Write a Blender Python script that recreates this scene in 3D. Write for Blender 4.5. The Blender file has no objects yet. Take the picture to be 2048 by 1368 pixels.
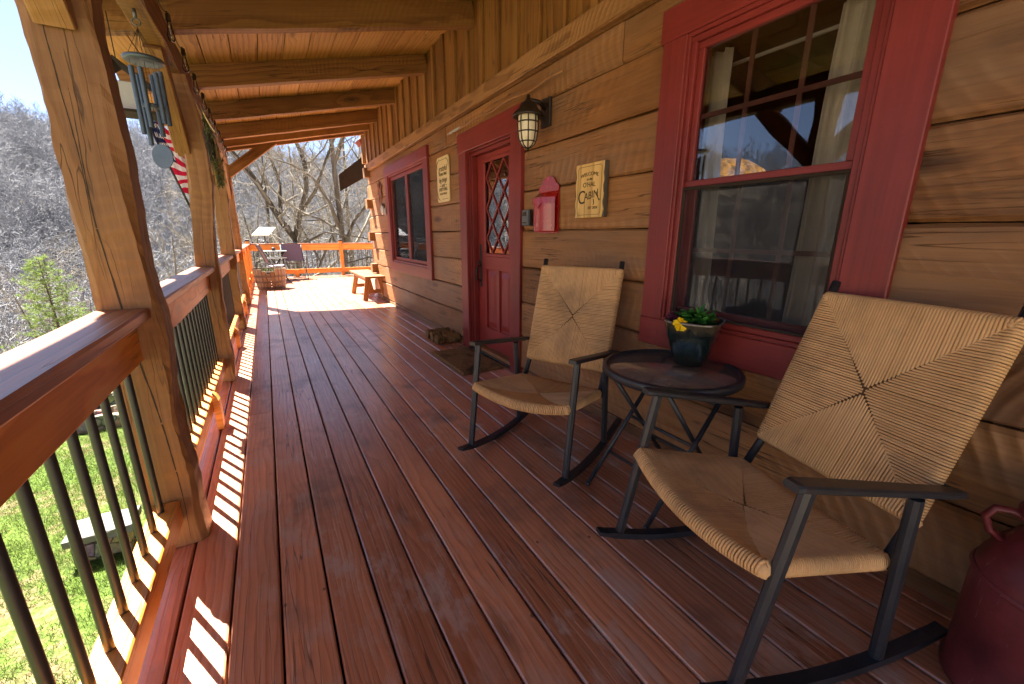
import bpy, bmesh, math, random
import numpy as np
from mathutils import Vector, Matrix, Euler, noise as mnoise

random.seed(7)
RNG = np.random.default_rng(11)
R = math.radians
scene = bpy.context.scene
COL = scene.collection
V = Vector

# ------------------------------------------------------------------ layout constants
W = 1.816          # wall face (x)
DECKL = -0.545     # outer edge of the deck
FAR = 13.6         # far railing
POSTS = [-0.33, 1.905, 4.08, 6.37, 8.575]   # y centres of the posts

# ================================================================== mesh builder
class MB:
    def __init__(s):
        s.v = []; s.f = []; s.g = []; s.r = []; s.m = []; s.sm = []
    def add(s, vs, fs, gs=None, rnd=None, mi=0, smooth=False):
        o = len(s.v)
        rnd = random.random() if rnd is None else rnd
        s.v += [tuple(v) for v in vs]
        if gs is None: gs = vs
        s.g += [tuple(g) for g in gs]
        s.r += [rnd] * len(vs)
        s.f += [tuple(i + o for i in f) for f in fs]
        s.m += [mi] * len(fs); s.sm += [smooth] * len(fs)
        return s
    def beam(s, p0, p1, w, h, up=(0, 0, 1), ch=0.004, n=1, jit=0.0, mi=0, rnd=None, bend=None, smooth=False, wf=None):
        """lofted chamfered bar from p0 to p1; w across, h along up; grain runs along it"""
        p0 = V(p0); p1 = V(p1); d = p1 - p0; L = d.length; d.normalize()
        up = V(up); side = d.cross(up); side.normalize(); up = side.cross(d); up.normalize()
        off = V((random.uniform(-50, 50), random.uniform(-50, 50), random.uniform(-50, 50)))
        # heart of the tree sits off the board, so growth rings read as grain
        hy = random.choice((-1, 1)) * random.uniform(.2, 1.2) * max(w, h); hz = random.uniform(-.6, .6) * max(w, h)
        oy = off.y; oz = off.z
        vs = []; gs = []; fs = []
        for i in range(n + 1):
            t = i / n; c = p0 + d * (L * t)
            if bend: c = c + V(bend(t))
            a = w / 2; b = h / 2
            if wf: k = wf(t); a *= k; b *= k
            c2 = min(ch, a * .9, b * .9)
            pr = [(-a + c2, -b), (a - c2, -b), (a, -b + c2), (a, b - c2), (a - c2, b), (-a + c2, b), (-a, b - c2), (-a, -b + c2)]
            for k, (x, y) in enumerate(pr):
                if jit and not (n == 1):
                    q = V((L * t * 3.1 + off.x, (k // 2) * 7.3 + off.y, off.z))
                    x += jit * mnoise.noise(q) ; y += jit * mnoise.noise(q + V((31, 17, 5)))
                    q2 = q * 3.2
                    x += .35 * jit * mnoise.noise(q2)
                    if jit > .015: x += .22 * jit * mnoise.noise(q * 9); y += .22 * jit * mnoise.noise(q * 8 + V((3, 3, 3)))
                vs.append(c + side * x + up * y)
                gs.append((L * t + off.x, x + hy + round(oy) * 3.0, y + hz + round(oz) * 3.0))
        for i in range(n):
            for k in range(8):
                k2 = (k + 1) % 8
                fs.append((i * 8 + k, i * 8 + k2, i * 8 + 8 + k2, i * 8 + 8 + k))
        fs.append(tuple(range(7, -1, -1))); fs.append(tuple(n * 8 + k for k in range(8)))
        return s.add(vs, fs, gs, rnd, mi, smooth)
    def box(s, a, b, ch=0.003, axis=None, mi=0, rnd=None):
        """axis aligned board between corners, grain along its longest axis"""
        a = V(a); b = V(b); c = (a + b) / 2; e = b - a
        e = V((abs(e.x), abs(e.y), abs(e.z)))
        ax = axis if axis is not None else max(range(3), key=lambda i: e[i])
        d = V((0, 0, 0)); d[ax] = e[ax] / 2
        if ax == 2: return s.beam(c - d, c + d, e.x, e.y, up=(0, 1, 0), ch=ch, mi=mi, rnd=rnd)
        if ax == 1: return s.beam(c - d, c + d, e.x, e.z, ch=ch, mi=mi, rnd=rnd)
        return s.beam(c - d, c + d, e.y, e.z, ch=ch, mi=mi, rnd=rnd)
    def tube(s, pts, rad, n=8, mi=0, rnd=None, cap=True, smooth=True, flat=1.0):
        pts = [V(p) for p in pts]
        if not hasattr(rad, '__len__'): rad = [rad] * len(pts)
        vs = []; fs = []; gs = []; prev = None; Lacc = 0
        offx = random.uniform(-20, 20)
        for i, p in enumerate(pts):
            t = (pts[min(i + 1, len(pts) - 1)] - pts[max(i - 1, 0)])
            if t.length < 1e-9: t = V((0, 0, 1))
            t.normalize()
            if prev is None:
                ref = V((0, 0, 1)) if abs(t.z) < .9 else V((0, 1, 0))
                a = t.cross(ref); a.normalize()
            else:
                a = prev - t * prev.dot(t)
                if a.length < 1e-6: a = t.orthogonal()
                a.normalize()
            prev = a; b = t.cross(a)
            if i: Lacc += (p - pts[i - 1]).length
            for k in range(n):
                th = 2 * math.pi * k / n
                o = a * (math.cos(th) * rad[i]) + b * (math.sin(th) * rad[i] * flat)
                vs.append(p + o); gs.append((Lacc + offx, math.cos(th) * rad[i], math.sin(th) * rad[i]))
        m = len(pts)
        for i in range(m - 1):
            for k in range(n):
                k2 = (k + 1) % n
                fs.append((i * n + k, i * n + k2, (i + 1) * n + k2, (i + 1) * n + k))
        if cap:
            fs.append(tuple(range(n - 1, -1, -1))); fs.append(tuple((m - 1) * n + k for k in range(n)))
        return s.add(vs, fs, gs, rnd, mi, smooth)
    def lathe(s, prof, c=(0, 0, 0), n=32, mi=0, rnd=None, smooth=True, fn=None, cap=True):
        c = V(c); vs = []; fs = []
        for (r, z) in prof:
            for k in range(n):
                th = 2 * math.pi * k / n
                rr = r * (fn(th, z) if fn else 1)
                vs.append((c.x + math.cos(th) * rr, c.y + math.sin(th) * rr, c.z + z))
        for i in range(len(prof) - 1):
            for k in range(n):
                k2 = (k + 1) % n
                fs.append((i * n + k, i * n + k2, (i + 1) * n + k2, (i + 1) * n + k))
        if cap:
            fs.append(tuple(range(n - 1, -1, -1))); m = len(prof) - 1; fs.append(tuple(m * n + k for k in range(n)))
        return s.add(vs, fs, None, rnd, mi, smooth)
    def prism(s, poly, fn, t, mi=0, rnd=None):
        """poly: 2D points; fn(u,v,w)->world; thickness t along w"""
        n = len(poly)
        vs = [fn(u, v, 0) for u, v in poly] + [fn(u, v, t) for u, v in poly]
        fs = [tuple(range(n)), tuple(range(2 * n - 1, n - 1, -1))]
        fs += [(k, n + k, n + (k + 1) % n, (k + 1) % n) for k in range(n)]
        return s.add(vs, fs, None, rnd, mi)
    def quad(s, a, b, c, d, mi=0, rnd=None, gs=None):
        return s.add([a, b, c, d], [(0, 1, 2, 3)], gs, rnd, mi)
    def sphere(s, c, r, n=12, m=8, mi=0, sc=(1, 1, 1), rnd=None):
        prof = [(max(1e-4, r * math.sin(math.pi * i / m)), -r * math.cos(math.pi * i / m)) for i in range(m + 1)]
        o = len(s.v); s.lathe(prof, (0, 0, 0), n, mi, rnd)
        c = V(c)
        for i in range(o, len(s.v)):
            x, y, z = s.v[i]; s.v[i] = (c.x + x * sc[0], c.y + y * sc[1], c.z + z * sc[2])
        return s
    def build(s, name, mats, parent=None, org=(0, 0, 0)):
        me = bpy.data.meshes.new(name)
        o3 = np.array(org, float)
        v = np.array(s.v, float).reshape(-1, 3) - o3
        me.from_pydata([tuple(x) for x in v], [], s.f)
        if not isinstance(mats, (list, tuple)): mats = [mats]
        for m in mats: me.materials.append(m)
        me.polygons.foreach_set('material_index', s.m)
        me.polygons.foreach_set('use_smooth', s.sm)
        at = me.attributes.new('gc', 'FLOAT_VECTOR', 'POINT'); at.data.foreach_set('vector', np.array(s.g, np.float32).ravel())
        at = me.attributes.new('rnd', 'FLOAT', 'POINT'); at.data.foreach_set('value', np.array(s.r, np.float32))
        me.update()
        bm = bmesh.new(); bm.from_mesh(me); bmesh.ops.recalc_face_normals(bm, faces=bm.faces); bm.to_mesh(me); bm.free()
        o = bpy.data.objects.new(name, me); COL.objects.link(o)
        if parent is not None:
            o.parent = parent
            if org == (0, 0, 0): o.location = -parent.location if parent.type == 'EMPTY' and parent.parent is None else (0, 0, 0)
        else: o.location = org
        return o

def tag(o, label=None, cat=None, group=None, kind=None):
    if label: o['label'] = label
    if cat: o['category'] = cat
    if group: o['group'] = group
    if kind: o['kind'] = kind
    return o
def thing(name, label, cat, loc=(0, 0, 0), group=None):
    o = bpy.data.objects.new(name, None); COL.objects.link(o); o.location = loc
    o.empty_display_size = .1
    return tag(o, label, cat, group)
def copy_tree(o, parent=None):
    c = o.copy(); COL.objects.link(c); c.parent = parent
    for ch in list(o.children): copy_tree(ch, c)
    return c

# ================================================================== materials
class NT:
    def __init__(s, name):
        m = bpy.data.materials.new(name); m.use_nodes = True
        s.m = m; s.t = m.node_tree; s.n = s.t.nodes; s.l = s.t.links
        s.b = s.n['Principled BSDF']; s.out = s.n['Material Output']
    def node(s, typ, ins=None, **kw):
        n = s.n.new(typ)
        for k, v in kw.items(): setattr(n, k, v)
        for k, v in (ins or {}).items(): s.set(n.inputs[k], v)
        return n
    def set(s, sock, v):
        if hasattr(v, 'is_output') or isinstance(v, bpy.types.NodeSocket): s.l.new(v, sock)
        else: sock.default_value = v
    def math(s, op, a, b=0.0, c=None, clamp=False):
        n = s.n.new('ShaderNodeMath'); n.operation = op; n.use_clamp = clamp
        s.set(n.inputs[0], a); s.set(n.inputs[1], b)
        if c is not None: s.set(n.inputs[2], c)
        return n.outputs[0]
    def vmath(s, op, a, b=None):
        n = s.n.new('ShaderNodeVectorMath'); n.operation = op
        s.set(n.inputs[0], a)
        if b is not None: s.set(n.inputs[1], b)
        return n.outputs[0] if op not in ('LENGTH', 'DOT_PRODUCT', 'DISTANCE') else n.outputs['Value']
    def noise(s, vec, scale=5, detail=4, rough=.55, dist=0.0):
        n = s.node('ShaderNodeTexNoise', {'Scale': scale, 'Detail': detail, 'Roughness': rough, 'Distortion': dist})
        if vec is not None: s.l.new(vec, n.inputs['Vector'])
        return n.outputs['Fac']
    def ramp(s, fac, stops, interp='LINEAR'):
        n = s.n.new('ShaderNodeValToRGB'); cr = n.color_ramp; cr.interpolation = interp
        while len(cr.elements) > 1: cr.elements.remove(cr.elements[-1])
        for i, (p, c) in enumerate(stops):
            e = cr.elements[0] if i == 0 else cr.elements.new(p)
            e.position = p
            if not hasattr(c, '__len__'): c = (c, c, c)
            e.color = (*c[:3], 1)
        s.set(n.inputs[0], fac); return n.outputs[0]
    def mix(s, fac, a, b, blend='MIX'):
        n = s.n.new('ShaderNodeMix'); n.data_type = 'RGBA'; n.blend_type = blend
        s.set(n.inputs[0], fac)
        for sock, v in ((n.inputs[6], a), (n.inputs[7], b)):
            if isinstance(v, (tuple, list)): sock.default_value = (*v[:3], 1)
            else: s.set(sock, v)
        return n.outputs[2]
    def attr(s, name, vec=True):
        n = s.n.new('ShaderNodeAttribute'); n.attribute_name = name
        return n.outputs['Vector'] if vec else n.outputs['Fac']
    def mapping(s, vec, scale=(1, 1, 1), loc=(0, 0, 0), rot=(0, 0, 0)):
        n = s.node('ShaderNodeMapping'); n.inputs['Scale'].default_value = scale; n.inputs['Location'].default_value = loc
        n.inputs['Rotation'].default_value = rot
        s.l.new(vec, n.inputs['Vector']); return n.outputs[0]
    def objco(s):
        return s.n.new('ShaderNodeTexCoord').outputs['Object']
    def geopos(s):
        return s.n.new('ShaderNodeNewGeometry').outputs['Position']
    def bump(s, h, strength=.3, dist=.01, prev=None):
        n = s.n.new('ShaderNodeBump'); n.inputs['Strength'].default_value = strength; n.inputs['Distance'].default_value = dist
        s.set(n.inputs['Height'], h)
        if prev is not None: s.l.new(prev, n.inputs['Normal'])
        return n.outputs[0]
    def fin(s, color=None, rough=.6, normal=None, spec=.5, metallic=0.0, coat=0.0):
        if color is not None:
            if isinstance(color, (tuple, list)): s.b.inputs['Base Color'].default_value = (*color[:3], 1)
            else: s.l.new(color, s.b.inputs['Base Color'])
        s.set(s.b.inputs['Roughness'], rough)
        s.b.inputs['Specular IOR Level'].default_value = spec
        s.b.inputs['Metallic'].default_value = metallic
        s.b.inputs['Coat Weight'].default_value = coat; s.b.inputs['Coat Roughness'].default_value = .26 if coat == .75 else .05
        if normal is not None: s.l.new(normal, s.b.inputs['Normal'])
        return s.m

GAIN = dict(deck_wood=1.3, deck_edge_wood=.6, log_wood=.98, siding_wood=.78, rafter_wood=.85, ceiling_wood=.92, post_wood=.80, rail_wood=1.3, cap_wood=.95, sign_wood=.92, ledge_wood=.9, bench_wood=.7, barrel_wood=.75)
def wood(name, dark, mid, light, ring=55, rough=.6, spec=.4, bump=.25, knots=1.0, saw=0.0, var=.35, scuff=0.0, stain=.25, weather=None, coat=0.0, vscale=1.0, kden=.38, ringamt=.34):
    k = GAIN.get(name, 1.4); dark, mid, light = ([min(.8, c * k) for c in q] for q in (dark, mid, light))
    t = NT(name)
    g = t.attr('gc'); rn = t.attr('rnd', False)
    warp = t.noise(t.mapping(g, (1.6, 6, 6)), 1.0, 3, .5)
    warp2 = t.noise(t.mapping(g, (3.0, 3, 3)), 1.0, 2)
    sep = t.node('ShaderNodeSeparateXYZ', {0: g})
    # knots: sparse cells
    kv = t.node('ShaderNodeTexVoronoi', {'Scale': 1.0, 'Randomness': 1.0}); t.l.new(t.mapping(g, (1.5 * vscale, 5.5 * vscale, 5.5 * vscale)), kv.inputs['Vector'])
    kd = kv.outputs['Distance']
    kdw = t.math('ADD', kd, t.math('MULTIPLY', t.math('SUBTRACT', warp2, .5), .10))
    ksep = t.node('ShaderNodeSeparateColor', {0: kv.outputs['Color']})
    kon = t.math('GREATER_THAN', ksep.outputs[0], 1 - kden)
    kpush = t.math('MULTIPLY', t.math('MULTIPLY', t.ramp(kdw, [(0, 1), (.45, 0)], 'EASE'), kon), .05 * knots)
    yy = t.math('ADD', sep.outputs[1], t.math('MULTIPLY', t.math('SUBTRACT', warp, .5), .07))
    zz = t.math('ADD', sep.outputs[2], t.math('MULTIPLY', t.math('SUBTRACT', warp2, .5), .05))
    rad = t.math('SQRT', t.math('ADD', t.math('MULTIPLY', t.math('PINGPONG', yy, 1.5), t.math('PINGPONG', yy, 1.5)), t.math('MULTIPLY', t.math('PINGPONG', zz, 1.5), t.math('PINGPONG', zz, 1.5))))
    rad = t.math('ADD', rad, kpush)
    rr = t.math('FRACT', t.math('MULTIPLY', rad, ring))
    rings = t.ramp(rr, [(0, 0), (.55, .35), (.88, 1), (1.0, 0)])
    fib = t.noise(t.mapping(g, (1.6, 95, 95)), 1.0, 4, .65)
    blot = t.noise(t.mapping(g, (1.1, 3, 3)), 1.0, 4, .6)
    tone = t.math('ADD', t.math('ADD', t.math('MULTIPLY', rings, ringamt), (.34 - ringamt) * .45), t.math('ADD', t.math('MULTIPLY', fib, .50), t.math('MULTIPLY', blot, .36)))
    tone = t.math('ADD', tone, t.math('MULTIPLY', t.math('SUBTRACT', rn, .5), var))
    col = t.ramp(tone, [(.22, light), (.55, mid), (.95, dark)])
    # long stains
    st = t.ramp(t.noise(t.mapping(g, (.55, 1.5, 1.5), (9, 3, 1)), 1.0, 5, .62), [(.44, 0), (.68, 1)])
    col = t.mix(t.math('MULTIPLY', st, stain), col, tuple(c * .42 for c in dark))
    if weather is not None:
        wv = t.ramp(t.noise(t.mapping(g, (.8, 2.2, 2.2), (31, 7, 2)), 1.0, 5, .65), [(.42, 0), (.66, 1)])
        col = t.mix(t.math('MULTIPLY', wv, .6), col, weather)
    # knots darken
    kcore = t.math('MULTIPLY', t.ramp(kdw, [(.05, 1), (.13, .55), (.2, 0)]), kon)
    col = t.mix(t.math('MULTIPLY', kcore, .85 * min(1, knots)), col, tuple(c * .25 for c in dark))
    # drying cracks along the grain
    cr = t.noise(t.mapping(g, (.9, 26, 26), (3, 5, 8)), 1.0, 2, .5)
    crk = t.ramp(t.math('ABSOLUTE', t.math('SUBTRACT', cr, .5)), [(.0, 1), (.015, 0)])
    crk = t.math('MULTIPLY', crk, t.ramp(t.noise(t.mapping(g, (1.2, 2, 2)), 1.0, 2), [(.47, 0), (.56, 1)]))
    col = t.mix(t.math('MULTIPLY', crk, .8), col, tuple(c * .15 for c in dark))
    h = t.math('ADD', t.math('MULTIPLY', rings, -.5), t.math('MULTIPLY', fib, .6))
    h = t.math('SUBTRACT', h, t.math('MULTIPLY', crk, 2.0))
    nrm = t.bump(h, bump, .003)
    if saw:
        # rough circular-saw and adze marks: slanting ripples across the face
        n0 = t.noise(t.mapping(g, (1.3, 2.2, 2.2), (2, 9, 4)), 1.0, 3, .5)
        ph = t.math('ADD', sep.outputs[0], t.math('MULTIPLY', sep.outputs[2], t.math('SUBTRACT', t.math('MULTIPLY', t.math('FRACT', rn), 2.4), 1.2)))
        ph = t.math('ADD', ph, t.math('MULTIPLY', n0, .22))
        frq = t.math('ADD', 13.0, t.math('MULTIPLY', t.math('FRACT', t.math('MULTIPLY', rn, 7.3)), 13.0))
        wv = t.math('ADD', .5, t.math('MULTIPLY', t.math('SINE', t.math('MULTIPLY', t.math('MULTIPLY', ph, frq), 6.283)), .5))
        wv = t.math('POWER', wv, 1.6)
        on = t.ramp(t.noise(t.mapping(g, (.9, 3.2, 3.2), (5, 5, 5)), 1.0, 3, .6), [(.46, .02), (.64, 1)])
        w2 = t.noise(t.mapping(g, (3.5, 16, 16)), 1.0, 4, .6)
        hh = t.math('ADD', t.math('MULTIPLY', wv, on), t.math('MULTIPLY', w2, .55))
        nrm = t.bump(hh, saw, .012, nrm)
        col = t.mix(t.math('MULTIPLY', t.ramp(hh, [(.25, 1), (.75, 0)]), .35 * saw), col, tuple(c * .4 for c in dark))
    ro = t.math('ADD', rough - .08, t.math('MULTIPLY', blot, .2))
    if scuff:
        pos = t.geopos()
        n1 = t.noise(t.mapping(pos, (9, 4, 9)), 1.0, 6, .72)
        n2 = t.noise(t.mapping(pos, (1.3, 1.0, 1)), 1.0, 3, .6)
        sc = t.math('MULTIPLY', t.ramp(n1, [(.50, 0), (.60, 1)]), t.ramp(n2, [(.40, 0), (.58, 1)]))
        col = t.mix(t.math('MULTIPLY', sc, .6 * scuff), col, (.50, .38, .30))
        # worn raised grain and scratches are paler
        gl = t.math('MULTIPLY', t.ramp(t.noise(t.mapping(g, (2.2, 150, 150), (4, 4, 4)), 1.0, 3, .65), [(.55, 0), (.68, 1)]), t.ramp(n2, [(.36, .25), (.6, 1)]))
        col = t.mix(t.math('MULTIPLY', gl, .62), col, (.62, .40, .28))
        s1 = t.noise(t.mapping(pos, (95, 6, 1), (0, 0, 0), (0, 0, .5)), 1.0, 2, .5); s2 = t.noise(t.mapping(pos, (70, 5, 1), (3, 1, 0), (0, 0, -.9)), 1.0, 2, .5)
        scr = t.math('MULTIPLY', t.math('MAXIMUM', t.ramp(s1, [(.64, 0), (.70, 1)]), t.ramp(s2, [(.64, 0), (.70, 1)])), t.ramp(t.noise(pos, 3.3, 3), [(.5, 0), (.62, 1)]))
        col = t.mix(t.math('MULTIPLY', scr, .6), col, (.55, .45, .40))
        n3 = t.noise(t.mapping(pos, (2.6, 1.8, 1), (7, 3, 0)), 1.0, 4, .65)
        dk = t.ramp(n3, [(.54, 0), (.70, 1)])
        col = t.mix(t.math('MULTIPLY', dk, .6 * scuff), col, (.095, .065, .052))
        sp = t.node('ShaderNodeTexVoronoi', {'Scale': 14.0}); t.l.new(t.mapping(pos, (1, .8, 1)), sp.inputs['Vector'])
        spc = t.node('ShaderNodeSeparateColor', {0: sp.outputs['Color']})
        spot = t.math('MULTIPLY', t.ramp(sp.outputs['Distance'], [(.06, 1), (.11, 0)]), t.math('GREATER_THAN', spc.outputs[1], .82))
        col = t.mix(t.math('MULTIPLY', spot, .75), col, (.018, .012, .012))
        ro = t.math('ADD', ro, t.math('ADD', t.math('MULTIPLY', sc, .25), t.math('MULTIPLY', dk, .15)))
    return t.fin(col, ro, nrm, spec, coat=coat)

def plain(name, col, rough=.5, metallic=0, spec=.5, nscale=40, namt=.25, bump=.1, coat=0.0, bdist=.002):
    t = NT(name); p = t.objco()
    n = t.noise(p, nscale, 4, .6); n2 = t.noise(p, nscale / 9, 3)
    f = t.math('ADD', t.math('MULTIPLY', n, .5), t.math('MULTIPLY', n2, .5))
    c = t.mix(t.ramp(f, [(.3, 0), (.7, 1)]), tuple(x * (1 - namt) for x in col), tuple(min(1, x * (1 + namt)) for x in col))
    return t.fin(c, t.math('ADD', rough - .06, t.math('MULTIPLY', n, .12)), t.bump(n, bump, bdist), spec, metallic, coat)

def painted(name, col, rough=.42, worn=None):
    """brushed paint over wood: faint brush lines, dents, soft dirt"""
    t = NT(name); g = t.attr('gc'); p = t.geopos()
    br = t.noise(t.mapping(g, (1.5, 70, 70)), 1.0, 3, .6)
    dirt = t.noise(p, 2.3, 5, .6); d2 = t.noise(p, 34, 3, .6)
    f = t.math('ADD', t.math('MULTIPLY', dirt, .6), t.math('MULTIPLY', br, .4))
    c = t.mix(t.ramp(f, [(.3, 0), (.7, 1)]), tuple(x * .68 for x in col), tuple(x * 1.28 for x in col))
    sp = t.node('ShaderNodeTexVoronoi', {'Scale': 9.0}); t.l.new(p, sp.inputs['Vector'])
    nail = t.ramp(sp.outputs['Distance'], [(.018, 1), (.035, 0)])
    c = t.mix(t.math('MULTIPLY', nail, .7), c, tuple(x * .2 for x in col))
    if worn: c = t.mix(t.ramp(d2, [(.62, 0), (.75, .8)]), c, worn)
    h = t.math('ADD', br, t.math('MULTIPLY', d2, .4))
    return t.fin(c, t.math('ADD', rough - .05, t.math('MULTIPLY', dirt, .14)), t.bump(h, .18, .002), .3)

def glass_mat(name, tint=(.6, .62, .62), tr=.75, rough=.0, k=1.5, k0=.03):
    t = NT(name); t.n.remove(t.b)
    g = t.node('ShaderNodeBsdfGlossy', {'Roughness': rough}); g.inputs['Color'].default_value = (.9, .92, .95, 1)
    tb = t.node('ShaderNodeBsdfTransparent'); tb.inputs['Color'].default_value = (*[c * tr for c in tint], 1)
    fr = t.node('ShaderNodeFresnel', {'IOR': 1.5})
    f = t.math('MULTIPLY_ADD', fr.outputs[0], k, k0, clamp=True)
    p = t.geopos(); wob = t.bump(t.noise(p, 2.2, 2), .03, .05)
    t.l.new(wob, g.inputs['Normal'])
    mx = t.node('ShaderNodeMixShader', {0: f}); t.l.new(tb.outputs[0], mx.inputs[1]); t.l.new(g.outputs[0], mx.inputs[2])
    t.l.new(mx.outputs[0], t.out.inputs['Surface'])
    return t.m

M = {}
M['deck'] = wood('deck_wood', (.21, .068, .031), (.42, .158, .074), (.60, .27, .14), ring=42, rough=.36, spec=.6, bump=.28, knots=.7, var=.42, scuff=1.0, stain=.35, coat=.75, ringamt=.24)
M['deck_edge'] = wood('deck_edge_wood', (.09, .03, .02), (.17, .06, .04), (.24, .09, .06), ring=40, rough=.5, bump=.3)
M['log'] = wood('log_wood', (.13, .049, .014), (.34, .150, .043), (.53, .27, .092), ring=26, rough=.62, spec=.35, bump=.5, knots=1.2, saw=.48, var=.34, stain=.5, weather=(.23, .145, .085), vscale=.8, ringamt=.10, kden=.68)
M['ledge'] = wood('ledge_wood', (.17, .075, .022), (.36, .18, .06), (.48, .27, .105), ring=28, rough=.6, bump=.4, knots=1.0, saw=.3, var=.2, stain=.3)
M['siding'] = wood('siding_wood', (.15, .058, .010), (.31, .135, .026), (.42, .21, .05), ring=30, rough=.6, bump=.4, knots=.8, var=.35, stain=.35)
M['rafter'] = wood('rafter_wood', (.14, .055, .010), (.28, .122, .024), (.40, .20, .05), ring=26, rough=.62, bump=.4, knots=1.0, saw=.3, var=.3, stain=.3)
M['ceil'] = wood('ceiling_wood', (.25, .11, .020), (.46, .235, .055), (.58, .33, .09), ring=26, rough=.62, bump=.3, knots=.8, var=.25, stain=.2)
M['post'] = wood('post_wood', (.20, .082, .024), (.42, .20, .066), (.56, .32, .13), ring=22, rough=.6, bump=.5, knots=1.6, saw=.25, var=.15, stain=.45, vscale=.62, kden=.6, ringamt=.18)
M['rail'] = wood('rail_wood', (.34, .095, .012), (.62, .215, .030), (.72, .31, .07), ring=26, rough=.42, spec=.5, bump=.35, knots=.8, var=.25, stain=.25)
M['cap'] = wood('cap_wood', (.20, .060, .020), (.40, .135, .05), (.52, .21, .09), ring=28, rough=.36, spec=.6, bump=.4, knots=.8, var=.25, stain=.3)
M['bench'] = wood('bench_wood', (.20, .075, .018), (.42, .18, .05), (.55, .28, .10), ring=24, rough=.5, bump=.3)
M['barrel'] = wood('barrel_wood', (.13, .065, .03), (.32, .19, .10), (.44, .29, .17), ring=30, rough=.65, bump=.5, var=.5, stain=.5, weather=(.2, .15, .12))
M['sign'] = wood('sign_wood', (.50, .29, .075), (.80, .53, .17), (.80, .60, .24), ring=24, rough=.5, bump=.2, knots=.6, stain=.15)
M['red'] = painted('red_paint', (.195, .027, .022), .40)
M['redjamb'] = painted('red_door_paint', (.245, .033, .026), .36)
M['fascia'] = painted('red_fascia', (.25, .05, .025), .45)
M['black'] = plain('black_metal', (.020, .022, .026), .42, 0.0, .5, 90, .35, .12)
M['bronze'] = plain('bronze_metal', (.035, .026, .02), .45, .5, .5, 60, .4, .15)
M['baluster'] = plain('baluster_metal', (.022, .021, .020), .36, .0, .6, 60, .3, .08)
M['steel'] = plain('weathered_steel', (.16, .17, .17), .5, .8, .5, 50, .3, .1)
M['hoop'] = plain('barrel_hoop', (.10, .065, .05), .55, .5, .5, 40, .4, .2)
M['chime'] = plain('chime_metal', (.075, .10, .125), .38, .35, .5, 80, .2, .1)
M['soil'] = plain('soil', (.03, .02, .014), .95, 0, .1, 60, .5, .8, bdist=.01)
M['mailred'] = plain('mailbox_red', (.33, .008, .007), .26, .0, .6, 22, .3, .1, coat=.3)
M['white'] = plain('white_paint', (.42, .42, .40), .5, 0, .4, 40, .08, .05)
M['cream'] = plain('cream_sign', (.70, .56, .27), .5, 0, .4, 12, .15, .05)
M['ink'] = plain('dark_lettering', (.055, .038, .022), .7, 0, .2, 60, .2, .05)
M['rust'] = plain('rusty_metal', (.17, .065, .032), .75, .2, .3, 50, .5, .3)
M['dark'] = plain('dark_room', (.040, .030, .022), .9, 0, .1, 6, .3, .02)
M['sashdark'] = plain('muntin_paint', (.14, .05, .042), .5, 0, .4, 30, .2, .05)
M['soffit'] = plain('dark_soffit', (.035, .026, .02), .8, 0, .2, 9, .4, .2)
M['curtain'] = plain('curtain_cloth', (.62, .60, .55), .9, 0, .1, 300, .1, .2)
M['sling'] = plain('sling_fabric', (.17, .13, .16), .8, 0, .2, 300, .15, .2)
M['tblglass'] = None
M['dish'] = plain('dish_white', (.7, .7, .72), .35, 0, .5, 10, .02, .0)
M['bulbglass'] = glass_mat('bulb_glass', (.95, .93, .88), .92)
M['glass'] = glass_mat('window_glass', (.88, .86, .82), .95, k=1.05, k0=.012)
M['pane'] = glass_mat('door_glass', (.5, .5, .5), .5, k=2.4, k0=.10)

def rope_mat():
    t = NT('paper_rope'); g = t.attr('gc'); p = t.geopos()
    tw = t.node('ShaderNodeTexWave', {'Scale': 1.0, 'Distortion': 1.0, 'Detail': 1.0}, bands_direction='DIAGONAL')
    t.l.new(t.mapping(g, (150, 300, 300)), tw.inputs['Vector'])
    n = t.noise(p, 5, 4, .6); rn = t.attr('rnd', False)
    f = t.math('ADD', t.math('MULTIPLY', n, .6), t.math('ADD', t.math('MULTIPLY', rn, .12), t.math('MULTIPLY', tw.outputs['Fac'], .15)))
    c = t.ramp(f, [(.25, (.52, .30, .12)), (.55, (.70, .43, .19)), (.85, (.78, .53, .26))])
    dirt = t.ramp(t.noise(p, 3.1, 5, .65), [(.5, 0), (.72, .6)])
    c = t.mix(dirt, c, (.20, .13, .075))
    return t.fin(c, .62, t.bump(tw.outputs['Fac'], .25, .001), .3)
M['rope'] = rope_mat()
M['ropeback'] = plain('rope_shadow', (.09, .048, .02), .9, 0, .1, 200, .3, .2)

def tableglass():
    t = NT('rippled_glass'); p = t.objco()
    n = t.noise(t.mapping(p, (14, 34, 1)), 1.0, 3, .6)
    c = t.ramp(n, [(.3, (.10, .078, .062)), (.7, (.27, .21, .16))])
    t.b.inputs['Coat Weight'].default_value = .4; t.b.inputs['Coat Roughness'].default_value = .12
    t.b.inputs['Alpha'].default_value = .72
    return t.fin(c, .12, t.bump(n, .4, .003), .9, coat=1.0)
M['tblglass'] = tableglass()

def pot_mat():
    t = NT('glazed_ceramic'); p = t.objco()
    sp = t.node('ShaderNodeSeparateXYZ', {0: p})
    n = t.noise(p, 22, 4, .6); drip = t.noise(t.mapping(p, (38, 38, 6)), 1.0, 3, .6)
    c = t.ramp(n, [(.3, (.003, .006, .006)), (.7, (.009, .019, .018))])
    lip = t.ramp(t.math('ADD', sp.outputs[2], t.math('MULTIPLY', drip, .06)), [(.165, 0), (.20, 1)])
    c = t.mix(lip, c, (.055, .045, .028))
    return t.fin(c, .14, t.bump(t.noise(p, 30, 3), .12, .004), .7, coat=.6)
M['pot'] = pot_mat()

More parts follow.
